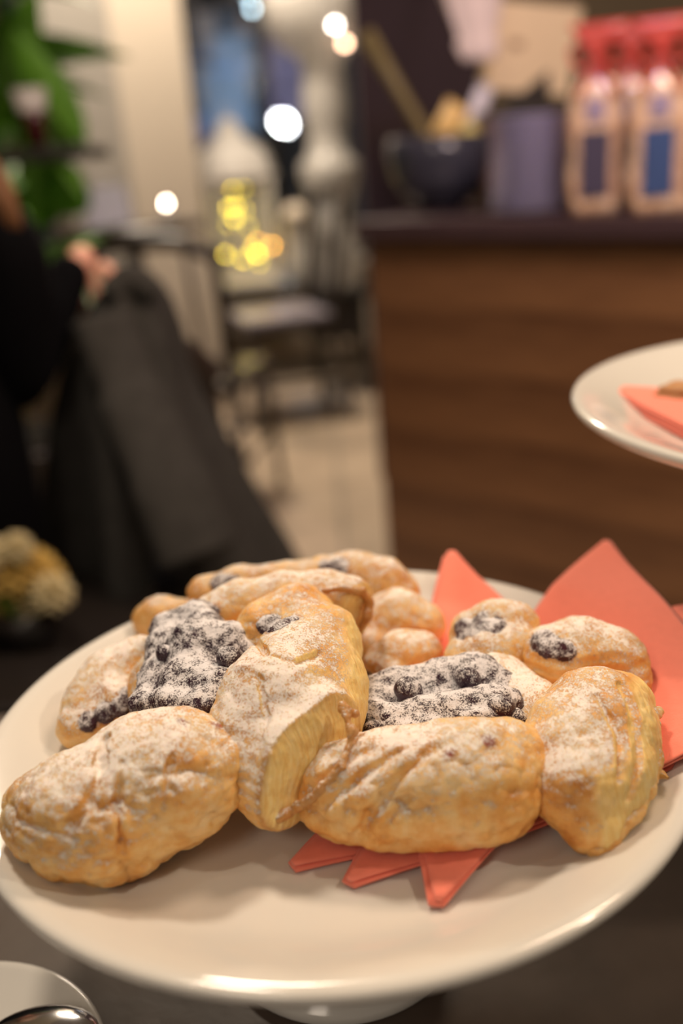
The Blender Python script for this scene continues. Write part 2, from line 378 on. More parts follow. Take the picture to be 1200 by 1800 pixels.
MMP = 0.001
def node(s):                                # (px, py, height mm, radius mm) -> centre, radius
    p = at(s[0], s[1], FLOOR_P + s[2] * MMP)
    return np.array(p, np.float64), s[3] * MMP
PATCHES = []
def lump(name, chains, parent, mat, h=0.0007, k=5.0, cuts=(), grooves=(), bubble=0.0, bub_scale=150, wob=1.3, ridge=0.0, ldir=None, sides=(),
         spots=(), sugar=0.5, sugar_c=None, bottom=None, seed=0, bake_all=0.0, bake_low=0.7, squash=None, wrinkle=0.25, pits=0.0, patch=True):
    """one organic piece: smooth union of tapered tubes, optional flat cuts, folds, bubbles and layers"""
    ch = [[node(s) for s in c] for c in chains]
    allp = [q for c in ch for q in c]
    lo = np.min([p - r for p, r in allp], 0) - 0.004; hi = np.max([p + r for p, r in allp], 0) + 0.004
    n = np.ceil((hi - lo) / h).astype(int) + 1
    ax = [lo[i] + h * np.arange(n[i]) for i in range(3)]
    P = np.stack(np.meshgrid(*ax, indexing='ij'), -1)
    kk = k * MMP
    def body(P):
        d = None
        for c in ch:
            if len(c) == 1: e = np.linalg.norm(P - c[0][0], axis=-1) - c[0][1]; d = e if d is None else smin(d, e, kk)
            for (a, ra), (b, rb) in zip(c, c[1:]):
                e = roundcone(P, a, b, ra, rb); d = e if d is None else smin(d, e, kk)
        return d
    cutp = [(np.array(at(c[0], c[1], FLOOR_P + c[2] * MMP)), np.array(Vector(c[3]).normalized())) for c in cuts]
    def on_surface(s, r):                    # the point of the body first met along the measured direction
        rd = np.array(ray(s[0], s[1]).normalized()); c = np.array([0.0, 0.0, CZ]); tt = 0.2
        for _ in range(60):
            q = c + rd * tt; dd = float(body(q[None, :])[0]); tt += dd
            if abs(dd) < 2e-5: break
            if tt > 0.9: return node((*s, r))
        return c + rd * tt, r * MMP
    gro = [[on_surface(s, g[1]) for s in g[0]] for g in grooves]
    def full(P):
        b = body(P); d = b
        for p0, nn in cutp: d = smax(d, (P - p0) @ nn, 0.0016)
        for gg in gro:
            e = None
            for (a, ra), (b2, rb) in zip(gg, gg[1:]):
                x = roundcone(P, a, b2, ra, rb); e = x if e is None else np.minimum(e, x)
            d = smax(d, -e, 0.0018)
        if bottom is not None: d = smax(d, (FLOOR_P + bottom * MMP) - P[..., 2], 0.003)
        return d, b
    D, _ = full(P)
    # large wobble baked into the field
    v, f = surface_nets(D.astype(np.float32), lo, h)
    d, b = full(v)
    e = 0.0004
    G = np.stack([(full(v + e * np.eye(3)[i])[0] - full(v - e * np.eye(3)[i])[0]) / (2 * e) for i in range(3)], 1)
    N = G / (np.linalg.norm(G, axis=1)[:, None] + 1e-9)
    v = v - N * d[:, None] * 0.8
    cut = np.zeros(len(v)); edge = np.zeros(len(v))
    for p0, nn in cutp:
        q = (v - p0) @ nn
        c_ = np.clip(1 - np.abs(q) / 0.0014, 0, 1) * (N @ nn > 0.55)
        cut = np.maximum(cut, c_)
        edge = np.maximum(edge, np.clip(1 - np.abs(b) / 0.0022, 0, 1) * (np.abs(q) < 0.003))
    if ldir is not None: b2 = v @ np.array(Vector(ldir).normalized()) * 0.8 + b * 0.3
    else: b2 = b
    for nn, am in sides:
        q = np.clip((N @ np.array(Vector(nn).normalized()) - 0.45) / 0.25, 0, 1); cut = np.maximum(cut, q * q * (3 - 2 * q) * am)
    layer = b2 + 0.0006 * fbm(v, 120, 2, seed + 9)
    o = wob * MMP * fbm(v, 45, 3, seed) + 0.9 * MMP * fbm(v, 130, 3, seed + 50) + wrinkle * MMP * fbm(v, 330, 3, seed + 3)
    bub = np.clip(fbm(v, 38, 2, seed + 5) * 1.2 + 0.85, 0.15, 1) * np.clip(1.25 - np.maximum(0, N[:, 2] - 0.3) * 1.7, 0.15, 1) * (1 - cut)
    if bubble:
        w = worley(v + 0.0012 * np.stack([fbm(v, 90, 2, seed + i) for i in (31, 32, 33)], 1), bub_scale, seed)
        w2 = worley(v, bub_scale * 2.1, seed + 5)
        o = o + bub * bubble * MMP * ((np.sqrt(np.clip(1 - (w / 0.85) ** 2, 0, 1)) - 0.75) * 0.9 + 0.35 * (np.sqrt(np.clip(1 - (w2 / 0.85) ** 2, 0, 1)) - 0.75))
    crease = bub * np.clip((w - 0.52) * 2.2, 0, 1) if bubble else np.zeros(len(v))
    o = o + cut * (0.12 * MMP * np.sin(layer * 2 * PI / 0.0023 + 7 * fbm(v, 60, 3, seed + 4)) + 0.6 * MMP * fbm(v, 160, 3, seed + 6) + 1.6 * MMP * fbm(v, 50, 2, seed + 7))
    if ridge:
        lz = v[:, 2] + 0.5 * b + 0.004 * fbm(v, 30, 2, seed + 2)
        o = o + ridge * MMP * np.sin(lz * 2 * PI / 0.0046 + 2.5 * fbm(v, 50, 2, seed + 8)) * (1 - cut) * np.clip(0.9 - np.abs(N[:, 2]), 0, 1)
    if pits: o = o - pits * MMP * np.clip(0.35 - worley(v, 210, seed + 13), 0, 1) * 3
    v = v + N * o[:, None]
    if bottom is not None: v[:, 2] = np.maximum(v[:, 2], FLOOR_P + bottom * MMP)
    if h and parent is not None:
        org = np.array(parent.location)
        v = v - org
    me = np_mesh(v, f, name)
    vw = v + np.array(parent.location)
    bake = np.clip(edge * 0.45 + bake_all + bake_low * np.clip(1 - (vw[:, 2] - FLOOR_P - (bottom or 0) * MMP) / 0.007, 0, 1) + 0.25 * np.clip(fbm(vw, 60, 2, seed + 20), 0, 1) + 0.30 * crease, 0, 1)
    stain = np.zeros(len(v))
    for sp in spots:
        rd = np.array(ray(sp[0], sp[1]).normalized()); rel = vw - np.array([0, 0, CZ]); tt = rel @ rd
        perp = np.linalg.norm(rel - tt[:, None] * rd, axis=1); near = np.where(perp < 0.0016)[0]
        if len(near) == 0: continue
        c0 = vw[near[np.argmin(tt[near])]]; r0 = sp[3] * MMP; dd = np.linalg.norm(vw - c0, axis=1)
        stain = np.maximum(stain, np.clip(1.25 - dd / r0, 0, 1))
    stain = stain * (0.8 + 0.5 * fbm(vw, 130, 3, seed + 40)) if len(spots) else stain
    sg = np.full(len(v), sugar) - 0.65 * cut
    if sugar_c is not None:
        c0, r0 = node(sugar_c); dd = np.linalg.norm(vw - c0, axis=1)
        sg = sg + 0.5 * (1 - np.clip(dd / r0, 0, 2))
    for nm, arr in (('cut', cut), ('bake', bake), ('stain', stain), ('sugar', sg), ('layer', layer)):
        a = me.attributes.new(nm, 'FLOAT', 'POINT'); a.data.foreach_set('value', np.asarray(arr, np.float32))
    ob = link(name, me, mat, parent)
    if spots and patch:
        fs = stain[f].mean(1); keep = fs > 0.40
        if keep.sum() > 30:
            ff = f[keep]; used = np.unique(ff); mp = -np.ones(len(v), np.int64); mp[used] = np.arange(len(used))
            pv = v + N * (np.clip((stain - 0.40) * 4, -0.25, 1) * 0.0011 + 0.0004 * np.clip(fbm(vw, 260, 3, seed + 60), 0, 1))[:, None]
            link('filling', np_mesh(pv[used], mp[ff], 'filling'), M['berry3'], parent)
    return ob
# ================================================================== SETTING
def structure(name, bm, mat, smooth=False):
    o = obj(name, bm, mat, None, smooth); o['kind'] = 'structure'; return o
def centred(bm, c):                          # put a mesh's origin at c
    bmesh.ops.translate(bm, vec=-Vector(c), verts=bm.verts); return bm
XL, XR, YB, ZC = -3.2, 3.0, 6.2, 2.95
t = NT('mottled_floor')
n1 = t.noise(1.1, 5, 0.6); n2 = t.noise(5, 5, 0.6)
br = t.n.new('ShaderNodeTexBrick'); br.inputs['Scale'].default_value = 1.6; br.inputs['Mortar Size'].default_value = 0.012; br.offset = 0.0
br.inputs['Brick Width'].default_value = 1.0; br.inputs['Row Height'].default_value = 1.0
t.ln(t.tc.outputs['Object'], br.inputs['Vector'])
fc = t.ramp(t.math('ADD', t.math('MULTIPLY', n1, 0.65), t.math('MULTIPLY', n2, 0.35)), [(0.36, (0.25, 0.20, 0.15)), (0.5, (0.44, 0.34, 0.25)), (0.64, (0.56, 0.445, 0.33))])
fc = t.mix(br.outputs['Fac'], fc, (0.26, 0.215, 0.17))
M['floor'] = t.out(fc, 0.42, t.bump(n2, 0.1, 0.003))
structure('floor', box((0, 2.4, -0.03), (8.2, 8.6, 0.06)), M['floor'])
structure('ceiling', box((0, 2.4, ZC + 0.03), (8.2, 8.6, 0.06)), simple('ceiling_paint', (0.62, 0.56, 0.48), 0.9))
structure('wall_left', box((XL - 0.05, 2.4, ZC / 2), (0.1, 8.6, ZC)), M['plaster_grey'])
structure('wall_right', box((XR + 0.05, 2.4, ZC / 2), (0.1, 8.6, ZC)), M['olive'])
# back wall with a wide window opening
WX0, WX1, WZ0, WZ1 = -1.75, 0.55, 0.50, 2.75
for k, (x0, x1, z0, z1) in enumerate([(XL, WX0, 0, ZC), (WX1, XR, 0, ZC), (WX0, WX1, 0, WZ0), (WX0, WX1, WZ1, ZC)]):
    structure('wall_back', box(((x0 + x1) / 2, YB + 0.1, (z0 + z1) / 2), (x1 - x0, 0.2, z1 - z0)), M['plaster'])
win = empty('window_1', ((WX0 + WX1) / 2, YB + 0.1, WZ0)); win['kind'] = 'structure'
fr = bmesh.new(); cxw = 0; ww = WX1 - WX0; wh = WZ1 - WZ0
for x in (-ww / 2 + 0.03, ww / 2 - 0.03): add_box(fr, (x, 0, wh / 2), (0.06, 0.08, wh))
for z in (0.03, wh - 0.03): add_box(fr, (0, 0, z), (ww, 0.08, 0.06))
obj('window_frame', fr, M['black'], win, False)
obj('mullion', box((0.35, 0, wh / 2), (0.05, 0.06, wh)), M['black'], win, False)
gl = NT('window_glass'); gl.out((0.9, 0.95, 1), 0.02, None, Transmission_Weight=1.0, IOR=1.45, Alpha=0.25)
obj('pane', box((0, 0, wh / 2), (ww - 0.1, 0.006, wh - 0.1)), gl.m, win, False)
structure('trim_1', box(((WX0 + WX1) / 2, YB - 0.05, WZ0 - 0.015), (ww + 0.1, 0.26, 0.03)), M['white'])
# cream pillar, turned so two faces show
pl_a, pl_b = pt(222, 300, 4.35), pt(352, 300, 4.55)
pw = 0.40
ang = math.atan2(pl_b.y - pl_a.y, pl_b.x - pl_a.x)
fw = (pl_b - pl_a).xy.length
pd = 0.42
cx_ = (pl_a.xy + pl_b.xy) / 2 + Vector((-math.sin(ang), math.cos(ang))) * pd / 2
bm = box((0, 0, ZC / 2), (fw, pd, ZC), None, 0.008)
pil = structure('wall_pillar', bm, M['plaster']); pil.location = (cx_.x, cx_.y, 0); pil.rotation_euler = (0, 0, ang)
# grey return wall to the left of it
ra, rb = pt(92, 300, 3.95), pl_a + Vector((-0.01, 0.03, 0))
m_ = (ra.xy + rb.xy) / 2; L_ = (rb - ra).xy.length
rw = structure('wall_return', box((0, 0, ZC / 2), (L_, 0.1, ZC)), M['plaster_grey']); rw.location = (m_.x, m_.y + 0.05, 0)
rw.rotation_euler = (0, 0, math.atan2(rb.y - ra.y, rb.x - ra.x))
# bar back walls behind the counter
a_, b_ = pt(628, 150, 3.3), pt(852, 150, 3.3)
structure('wall_bar', box(((a_.x + b_.x) / 2, 3.36, ZC / 2), (b_.x - a_.x, 0.1, ZC)), M['maroon'])
structure('wall_bar', box(((b_.x + XR) / 2, 3.40, ZC / 2), (XR - b_.x, 0.1, ZC)), M['olive'])
# ================================================================== BACKGROUND
TABLE_Z = 0.765
# --- serving table under the stands
T = empty('serving_table', (-0.1, 0.10, 0), 0, 'dark brown serving table under the white cake stands', 'table')
obj('tabletop', box((0, 0, TABLE_Z - 0.02), (1.7, 1.0, 0.04), None, 0.004), M['table'], T, False)
for sx in (-0.78, 0.78):
    for sy in (-0.43, 0.43): obj('leg', box((sx, sy, (TABLE_Z - 0.04) / 2), (0.06, 0.06, TABLE_Z - 0.04), None, 0.003), M['black'], T, False)
# --- counter: body of horizontal boards, slab on top
cl, cr_ = pt(645, 420, 2.42), pt(1240, 420, 1.86)
cang = math.atan2(cr_.y - cl.y, cr_.x - cl.x); cdir = Vector((math.cos(cang), math.sin(cang))); cn = Vector((-cdir.y, cdir.x))
CL = 1.75; TOPZ = 0.962
ct = empty('counter', (cl.x, cl.y, 0), cang, 'reddish brown wooden bar counter running off to the right behind the stands', 'counter')
obj('body', box((CL / 2, 0.36, (TOPZ - 0.05) / 2), (CL - 0.02, 0.66, TOPZ - 0.05)), M['counter'], ct, False)
nb = 6; bh = (TOPZ - 0.05) / nb
board_me = bm_mesh(box((0, 0, 0), (CL, 0.022, bh - 0.0012), None, 0.0008), False, 'board')
for i in range(nb):
    o = link('board', board_me, M['counter'], ct); o.location = (CL / 2, 0.018, bh * (i + 0.5)); 
slab = box((CL / 2 - 0.005, 0.345, TOPZ - 0.022), (CL + 0.03, 0.74, 0.044), None, 0.004)
obj('worktop', slab, M['slab'], ct, False)
obj('end_panel', box((-0.004, 0.36, (TOPZ - 0.05) / 2), (0.02, 0.64, TOPZ - 0.052), None, 0.001), M['black'], ct, False)
def on_counter(px, py_any, depth):            # point on the worktop seen at column px, depth metres behind the front edge
    best = None
    for k in range(400):
        s = k / 400 * CL
        p = cl.xy + cdir * s + cn * depth
        v = Vector((p.x, p.y, TOPZ)) - Vector((0, 0, CZ))
        # project
        f = v.y * _cp - v.z * _sp; up = v.y * _sp + v.z * _cp; u = (_cr * v.x + _sr * up) / f; w = (-_sr * v.x + _cr * up) / f
        X = 600 + F_PX * u; Y = 900 - F_PX * w
        if best is None or abs(X - px) < best[0]: best = (abs(X - px), p, Y, f)
    return Vector((best[1].x, best[1].y, TOPZ)), best[2], best[3] / F_PX   # metres per pixel
# stack of small plates
sp_, yb, mpp = on_counter(931, 0, 0.11)
R = 139 * mpp / 2
prof = [(0, 0), (R * 0.55, 0), (R * 0.6, 0.003), (R * 0.97, 0.0095), (R, 0.0115), (R * 0.97, 0.0118), (R * 0.6, 0.006), (0, 0.005)]
sm = bm_mesh(lathe(prof, 40), True, 'small_plate'); sm.materials.append(M['lav'])
npl = int(160 * mpp / 0.0105)
for i in range(npl):
    o = link('small_plate', sm, None, None); o.location = (sp_.x + 0.0015 * math.sin(i * 2.1), sp_.y + 0.0012 * math.cos(i * 1.7), TOPZ + i * 0.0105)
    if i == npl - 1: tag(o, 'topmost lavender-lit white plate of the tall plate stack on the counter', 'plate', 'stacked plates on the counter')
    else: tag(o, 'lavender-lit white plate within the tall plate stack on the counter', 'plate', 'stacked plates on the counter')
# bowl with servers
bp, yb, mpp = on_counter(776, 0, 0.24)
R = 92 * mpp; H = 122 * mpp
bw = empty('serving_bowl', tuple(bp), 0, 'dark glossy bowl on the counter left of the plate stack', 'bowl')
obj('bowl_wall', lathe([(0, 0.004), (R * 0.35, 0.004), (R * 0.36, 0), (R * 0.40, 0), (R * 0.42, 0.012), (R * 0.68, H * 0.18), (R * 0.90, H * 0.45), (R * 0.985, H * 0.75), (R, H), (R * 0.975, H), (R * 0.95, H * 0.75), (R * 0.86, H * 0.45), (R * 0.62, H * 0.2), (0, 0.02)], 56),
    simple('dark_glaze', (0.045, 0.045, 0.065), 0.18, 0.2, 10), bw)
top = pt(642, 58, bp.y + 0.03); base = pt(762, 262, bp.y + 0.02)
lo = base + (base - top).normalized() * 0.09
sv = empty('serving_ladle', tuple(lo), 0, 'long olive wooden ladle standing in the dark bowl', 'ladle')
wl = simple('olive_wood', (0.19, 0.145, 0.06), 0.5, 0.2, 30)
obj('handle', tube([v - lo for v in (lo, lo.lerp(top, .3), lo.lerp(top, .6), top)], [0.017, 0.017, 0.018, 0.022], 12, None, 0.9), wl, sv)
bm = bmesh.new(); add_sphere(bm, (0, 0, 0.0), 0.034, 16, 10, (1, 0.5, 1)); obj('spoon_bowl', bm, wl, sv)
# wrapped sachets and a lemon-coloured packet sticking out of the bowl
def packet(px, py, w_, h_, tilt, col, label, name, cat, Yo=0.0, yaw=0.2):
    c = pt(px, py, bp.y + Yo)
    bm = bmesh.new(); n = 8
    g = {}
    for s in (-1, 1):
        for i in range(n + 1):
            for j in range(n + 1):
                u, v = i / n * 2 - 1, j / n * 2 - 1
                th = 0.011 * (1 - u ** 4) * (1 - abs(v) ** 3) * (1 + 0.25 * math.sin(u * 5 + v * 3))
                edge = abs(u) > 0.999 or abs(v) > 0.999
                key = (i, j, 0 if edge else s)
                if key not in g: g[key] = bm.verts.new((u * w_ / 2, s * th if not edge else 0.0, v * h_ / 2 * (1 - 0.04 * math.cos(u * 9))))
        for i in range(n):
            for j in range(n):
                q = [g.get((a, b, s)) or g.get((a, b, 0)) for a, b in ((i, j), (i + 1, j), (i + 1, j + 1), (i, j + 1))]
                bm.faces.new(q if s < 0 else q[::-1])
    o = empty(name, tuple(c), 0, label, cat, 'wrapped things in the dark bowl'); o.rotation_euler = (0.1, tilt, yaw)
    obj('wrapper', bm, simple(name + '_paper', col, 0.4, 0.1, 30), o)
    for s in (-1, 1): obj('seal', box((0, 0, s * h_ * 0.5), (w_ * 1.02, 0.002, h_ * 0.09), None, 0.0005), simple(name + '_seal', tuple(x * 0.85 for x in col), 0.4), o, False)
    return o
packet(790, 215, 0.062, 0.085, 0.55, (0.86, 0.58, 0.22), 'amber yellow packet leaning over the rim of the dark bowl', 'sachet', 'sachet', -0.01)
packet(840, 190, 0.045, 0.11, 0.4, (0.75, 0.72, 0.84), 'white packet standing behind the amber packet in the dark bowl', 'sachet', 'sachet', 0.03)
packet(828, 240, 0.05, 0.06, -0.7, (0.74, 0.62, 0.20), 'small mustard packet low at the right side of the dark bowl', 'sachet', 'sachet', -0.03)
packet(862, 218, 0.04, 0.05, 0.2, (0.85, 0.66, 0.56), 'small pinkish packet at the right end of the dark bowl', 'sachet', 'sachet', 0.0)
# card on a dark box behind the plates
kc, yb, mpp = on_counter(925, 0, 0.42)
bxm = simple('brown_display_box', (0.10, 0.045, 0.022), 0.5, 0.25, 12)
dz = pt(925, 205, kc.y).z - TOPZ
dbx = empty('display_box', tuple(kc), 0.05, 'dark brown wooden box behind the plate stack, under the cream card', 'box')
obj('case', box((0, 0, dz / 2), (0.25, 0.16, dz), None, 0.004), bxm, dbx, False)
obj('lid', box((0, 0, dz + 0.008), (0.26, 0.17, 0.016), None, 0.003), M['black'], dbx, False)
cc = pt(931, 86, kc.y - 0.01)
cd = empty('card', (cc.x, cc.y, TOPZ + dz + 0.016), 0.0, 'cream card with faint print leaning in a dark holder above the plates', 'card')
zz = cc.z - (TOPZ + dz + 0.016); s = 1 / (F_PX) * (cc.y * 1.06)
obj('sheet', box((0, 0, zz), (142 * s, 0.004, 122 * s), Euler((0.12, 0.14, 0.1)).to_matrix(), 0.0008), simple('cream_card', (0.76, 0.60, 0.40), 0.7, 0.05, 30), cd, False)
obj('print_mark', box((-0.035, -0.006, zz + 0.012), (0.035, 0.002, 0.018), Euler((0.12, 0.14, 0.1)).to_matrix()), simple('brown_print', (0.32, 0.20, 0.12), 0.7), cd, False)
obj('holder', box((0, 0.018, zz * 0.45), (0.10, 0.02, zz * 0.9), None, 0.002), M['black'], cd, False)
# pale cloth hanging at the left of the card
hc0, hc1 = pt(822, -60, 2.5), pt(822, 108, 2.5)
cth = empty('hanging_cloth', (hc0.x, hc0.y, hc0.z), 0, 'pinkish white cloth hanging in a taper left of the cream card', 'cloth')
bm = bmesh.new(); rows = []
for i in range(17):
    u = i / 16; z = (hc1.z - hc0.z) * u; wv = 0.060 * (1 - u) ** 0.8 + 0.022 + (0.012 if u > .75 else 0)
    rows.append([bm.verts.new((0.02 * u + wv * math.cos(a) * (1 + 0.12 * math.sin(5 * a + 3 * u)), 0.35 * wv * math.sin(a) * (1 + 0.3 * math.sin(6 * a)), z)) for a in [k / 28 * 2 * PI for k in range(28)]])
for a, b in zip(rows, rows[1:]):
    for k in range(28): bm.faces.new((a[k], a[(k + 1) % 28], b[(k + 1) % 28], b[k]))
bm.faces.new(rows[0]); bm.faces.new(rows[-1][::-1]); bmesh.ops.recalc_face_normals(bm, faces=bm.faces)
obj('cloth', bm, simple('pink_white_cloth', (0.74, 0.62, 0.60), 0.9, 0.06, 20), cth)
hk = bmesh.new(); tube([(0, 0, 0), (0, 0, 0.08), (0, 0.3, 0.10), (0, 0.87, 0.10)], 0.005, 8, hk); obj('hook', hk, M['black'], cth)
# bags of biscuits with red ribbon
bagm = NT('cellophane_bag'); nn = bagm.noise(30, 4, 0.6)
bagm.out(bagm.ramp(nn, [(0.3, (0.40, 0.21, 0.12)), (0.5, (0.66, 0.42, 0.27)), (0.7, (0.80, 0.62, 0.48))]), 0.22, bagm.bump(bagm.noise(60, 3), 0.5, 0.004), Coat_Weight=0.6)
M['bag'] = bagm.m
M['ribbon'] = simple('red_ribbon', (0.44, 0.045, 0.032), 0.35, 0.25, 40)
M['label1'] = simple('dark_violet_label', (0.055, 0.045, 0.085), 0.4, 0.2, 60)
M['label2'] = simple('blue_label', (0.04, 0.075, 0.20), 0.35, 0.3, 40)
def bag(px, dep, wpx, hpx, lab, label, yaw):
    p, yb, mpp = on_counter(px, 0, dep); w_ = wpx * mpp; h_ = hpx * mpp
    o = empty('biscuit_bag', tuple(p), yaw, label, 'bag', 'ribboned biscuit bags on the counter')
    bm = bmesh.new(); rows = []; n = 32
    for i in range(22):
        u = i / 21
        if u < .12: a, b = w_ * .46 + w_ * .04 * (u / .12), w_ * .30
        elif u < .62: a, b = w_ * .5, w_ * .30 * (1 - .1 * (u - .12))
        elif u < .80: k = (u - .62) / .18; k = k * k * (3 - 2 * k); a, b = w_ * (.5 - .36 * k), w_ * (.28 - .16 * k)
        else: k = (u - .80) / .2; a, b = w_ * (.14 + .20 * k), w_ * (.12 - .04 * k)
        rows.append([bm.verts.new((math.copysign(abs(math.cos(t_)) ** .6, math.cos(t_)) * a * (1 + 0.05 * math.sin(3 * t_ + i)), math.copysign(abs(math.sin(t_)) ** .6, math.sin(t_)) * b * (1 + .08 * math.sin(5 * t_ + i * .7)), u * h_)) for t_ in [k / n * 2 * PI for k in range(n)]])
    for r0, r1 in zip(rows, rows[1:]):
        for k in range(n): bm.faces.new((r0[k], r0[(k + 1) % n], r1[(k + 1) % n], r1[k]))
    bm.faces.new(rows[0][::-1]); bm.faces.new(rows[-1]); bmesh.ops.recalc_face_normals(bm, faces=bm.faces)
    topf = [f for f in bm.faces if min(v.co.z for v in f.verts) > h_ * 0.70]
    bt = bm.copy(); bt.faces.ensure_lookup_table()
    bmesh.ops.delete(bm, geom=topf, context='FACES')
    bmesh.ops.delete(bt, geom=[f for f in bt.faces if min(v.co.z for v in f.verts) <= h_ * 0.70], context='FACES')
    for v in bt.verts: v.co.x *= 1.0 + 0.6 * max(0, v.co.z / h_ - 0.8) / 0.2; v.co.z += 0.0001
    obj('wrapper', bm, M['bag'], o); obj('top_frill', bt, M['ribbon'], o)
    rb = bmesh.new()
    tube([(w_ * .17 * math.cos(a), w_ * .15 * math.sin(a), h_ * .80) for a in [k / 16 * 2 * PI for k in range(17)]], 0.006, 8, rb)
    for sgn in (-1, 1):
        tube(smooth_path([(0, -w_ * .14, h_ * .80), (sgn * w_ * .26, -w_ * .22, h_ * .90), (sgn * w_ * .46, -w_ * .2, h_ * .86), (sgn * w_ * .3, -w_ * .2, h_ * .77), (0, -w_ * .15, h_ * .80)], 5), 0.011, 8, rb, 0.4)
        tube(smooth_path([(0, -w_ * .15, h_ * .80), (sgn * w_ * .16, -w_ * .24, h_ * .72), (sgn * w_ * .30, -w_ * .3, h_ * .63)], 5), 0.008, 8, rb, 0.4)
    obj('ribbon', rb, M['ribbon'], o)
    obj('label', box((0, -w_ * .315, h_ * .27), (w_ * .54, 0.004, h_ * .36), None, 0.0008), lab, o, False)
    obj('upper_print', box((0, -w_ * .30, h_ * .56), (w_ * .34, 0.004, h_ * .12), None, 0.0008), simple('violet_print', (0.30, 0.24, 0.36), 0.4), o, False)
    lt = NT('label_emblem'); lt.out((0.55, 0.60, 0.70), 0.35)
    bm2 = bmesh.new(); add_sphere(bm2, (w_ * .08, -w_ * .325, h_ * .27), w_ * .10, 14, 8, (1, 0.08, 0.6))
    if lab is M['label2']: obj('emblem', bm2, lt.m, o)
    return o
bag(1046, 0.06, 92, 300, M['label1'], 'ribboned biscuit bag with a dark violet label, next to the plate stack', -0.35)
bag(1152, 0.05, 98, 308, M['label2'], 'ribboned biscuit bag with a bright blue label, near the right edge', -0.3)
bag(1232, 0.09, 92, 300, M['label1'], 'ribboned biscuit bag cut off by the right edge of the photo', -0.3)
bag(1104, 0.25, 90, 285, M['label1'], 'ribboned biscuit bag standing in the second row, between the front two', -0.3)
for (px, py, r) in ((1063, 60, 0.013), (1112, 72, 0.014), (1139, 125, 0.012)):
    pass

# --- low dark table by the window, with lantern and vases
LTZ = 0.50
lt = empty('low_table', (pt(470, 480, 5.25).x - 0.02, 5.25, 0), 0.04, 'low black table by the window carrying the lit white lantern', 'table')
obj('tabletop', box((0, 0, LTZ - 0.02), (1.04, 0.62, 0.04), None, 0.004), M['black'], lt, False)
for sx in (-0.48, 0.48):
    for sy in (-0.28, 0.28): obj('leg', box((sx, sy, LTZ / 2 - 0.02), (0.035, 0.035, LTZ - 0.04)), M['black'], lt, False)
# lantern
lc = pt(428, 480, 5.25); m4 = 5.25 * 1.07 / F_PX
lan = empty('lantern', (lc.x, lc.y, LTZ), 0.25, 'white metal garden lantern with a pointed dome roof, filled with yellow lights', 'lantern')
bw_ = 0.155; bz = (480 - 322) * m4; tz = (480 - 232) * m4
obj('base', box((0, 0, 0.015), (2 * bw_ + 0.03, 2 * bw_ + 0.03, 0.03), None, 0.004), M['white'], lan, False)
for sx in (-1, 1):
    for sy in (-1, 1): obj('post', box((sx * bw_, sy * bw_, bz / 2), (0.016, 0.016, bz)), M['white'], lan, False)
for k in range(4):
    a = k * PI / 2; r3 = Matrix.Rotation(a, 3, 'Z')
    bm = bmesh.new(); add_box(bm, r3 @ Vector((0, -bw_, bz / 2)), (2 * bw_ - 0.016, 0.002, bz - 0.03), r3)
    gm = NT('lantern_glass'); gm.out((1, 1, 1), 0.05, None, Alpha=0.12); obj('pane', bm, gm.m, lan, False)
    bm = bmesh.new(); add_box(bm, r3 @ Vector((0, -bw_, bz - 0.02)), (2 * bw_, 0.01, 0.04), r3); add_box(bm, r3 @ Vector((0, -bw_, bz * 0.5)), (0.008, 0.006, bz), r3)
    obj('bar', bm, M['white'], lan, False)
rh = tz - bz; rr = 60 * m4 * 1.0
obj('roof', lathe([(0, bz), (rr * 1.15, bz), (rr * 1.18, bz + 0.012), (rr * 1.10, bz + 0.02), (rr * 1.05, bz + rh * .25), (rr * .88, bz + rh * .45), (rr * .50, bz + rh * .62), (rr * .30, bz + rh * .78), (rr * .26, bz + rh * .90), (rr * .1, bz + rh * .97), (0, bz + rh * 1.02)], 8), M['white'], lan, False)
bm = bmesh.new(); tube([(0.03 * math.cos(a), 0, tz + 0.01 + 0.03 * math.sin(a)) for a in [k / 16 * 2 * PI for k in range(17)]], 0.004, 6, bm); obj('ring', bm, M['white'], lan)
# fairy lights
YG = emitter('yellow_bulb', (1.0, 0.72, 0.055), 42); YO = emitter('amber_bulb', (1.0, 0.45, 0.05), 42)
YD = emitter('dim_yellow_bulb', (0.9, 0.68, 0.06), 18)
ls = empty('fairy_light_string', (lc.x, lc.y, LTZ + 0.03), 0, 'string of small yellow fairy lights bundled inside the white lantern', 'fairy lights')
bulb_me = {}
for nm, mt in (('g', YG), ('o', YO), ('d', YD)):
    bm = bmesh.new(); add_sphere(bm, (0, 0, 0), 0.0062, 10, 8); bulb_me[nm] = bm_mesh(bm, True, 'bulb'); bulb_me[nm].materials.append(mt)
BUL = [(409, 333, 'g'), (397, 330, 'd'), (414, 364, 'g'), (402, 366, 'g'), (427, 364, 'd'), (412, 384, 'g'), (400, 394, 'd'), (430, 372, 'd'), (396, 447, 'g'), (427, 456, 'g'), (452, 446, 'g'), (443, 438, 'g'), (487, 438, 'o'), (478, 432, 'o'), (452, 426, 'o'), (436, 398, 'd'), (456, 462, 'd'), (428, 332, 'd'), (430, 405, 'd')]
prev = None; wp = []
for i, (px, py, k) in enumerate(BUL):
    p = pt(px, py, lc.y - 0.12 + 0.02 * math.sin(i * 2.3)); o = link('bulb', bulb_me[k], None, ls); o.location = p - Vector(ls.location); wp.append(o.location.copy())
wp.append(Vector((0.03, 0.0, 0.0)))
obj('wire', tube(smooth_path(wp, 4), 0.0012, 5), simple('green_wire', (0.25, 0.22, 0.05), 0.5), ls)
point('lantern_glow', (lc.x, lc.y - 0.02, LTZ + 0.18), 0.05, 0.45, (1.0, 0.74, 0.25))
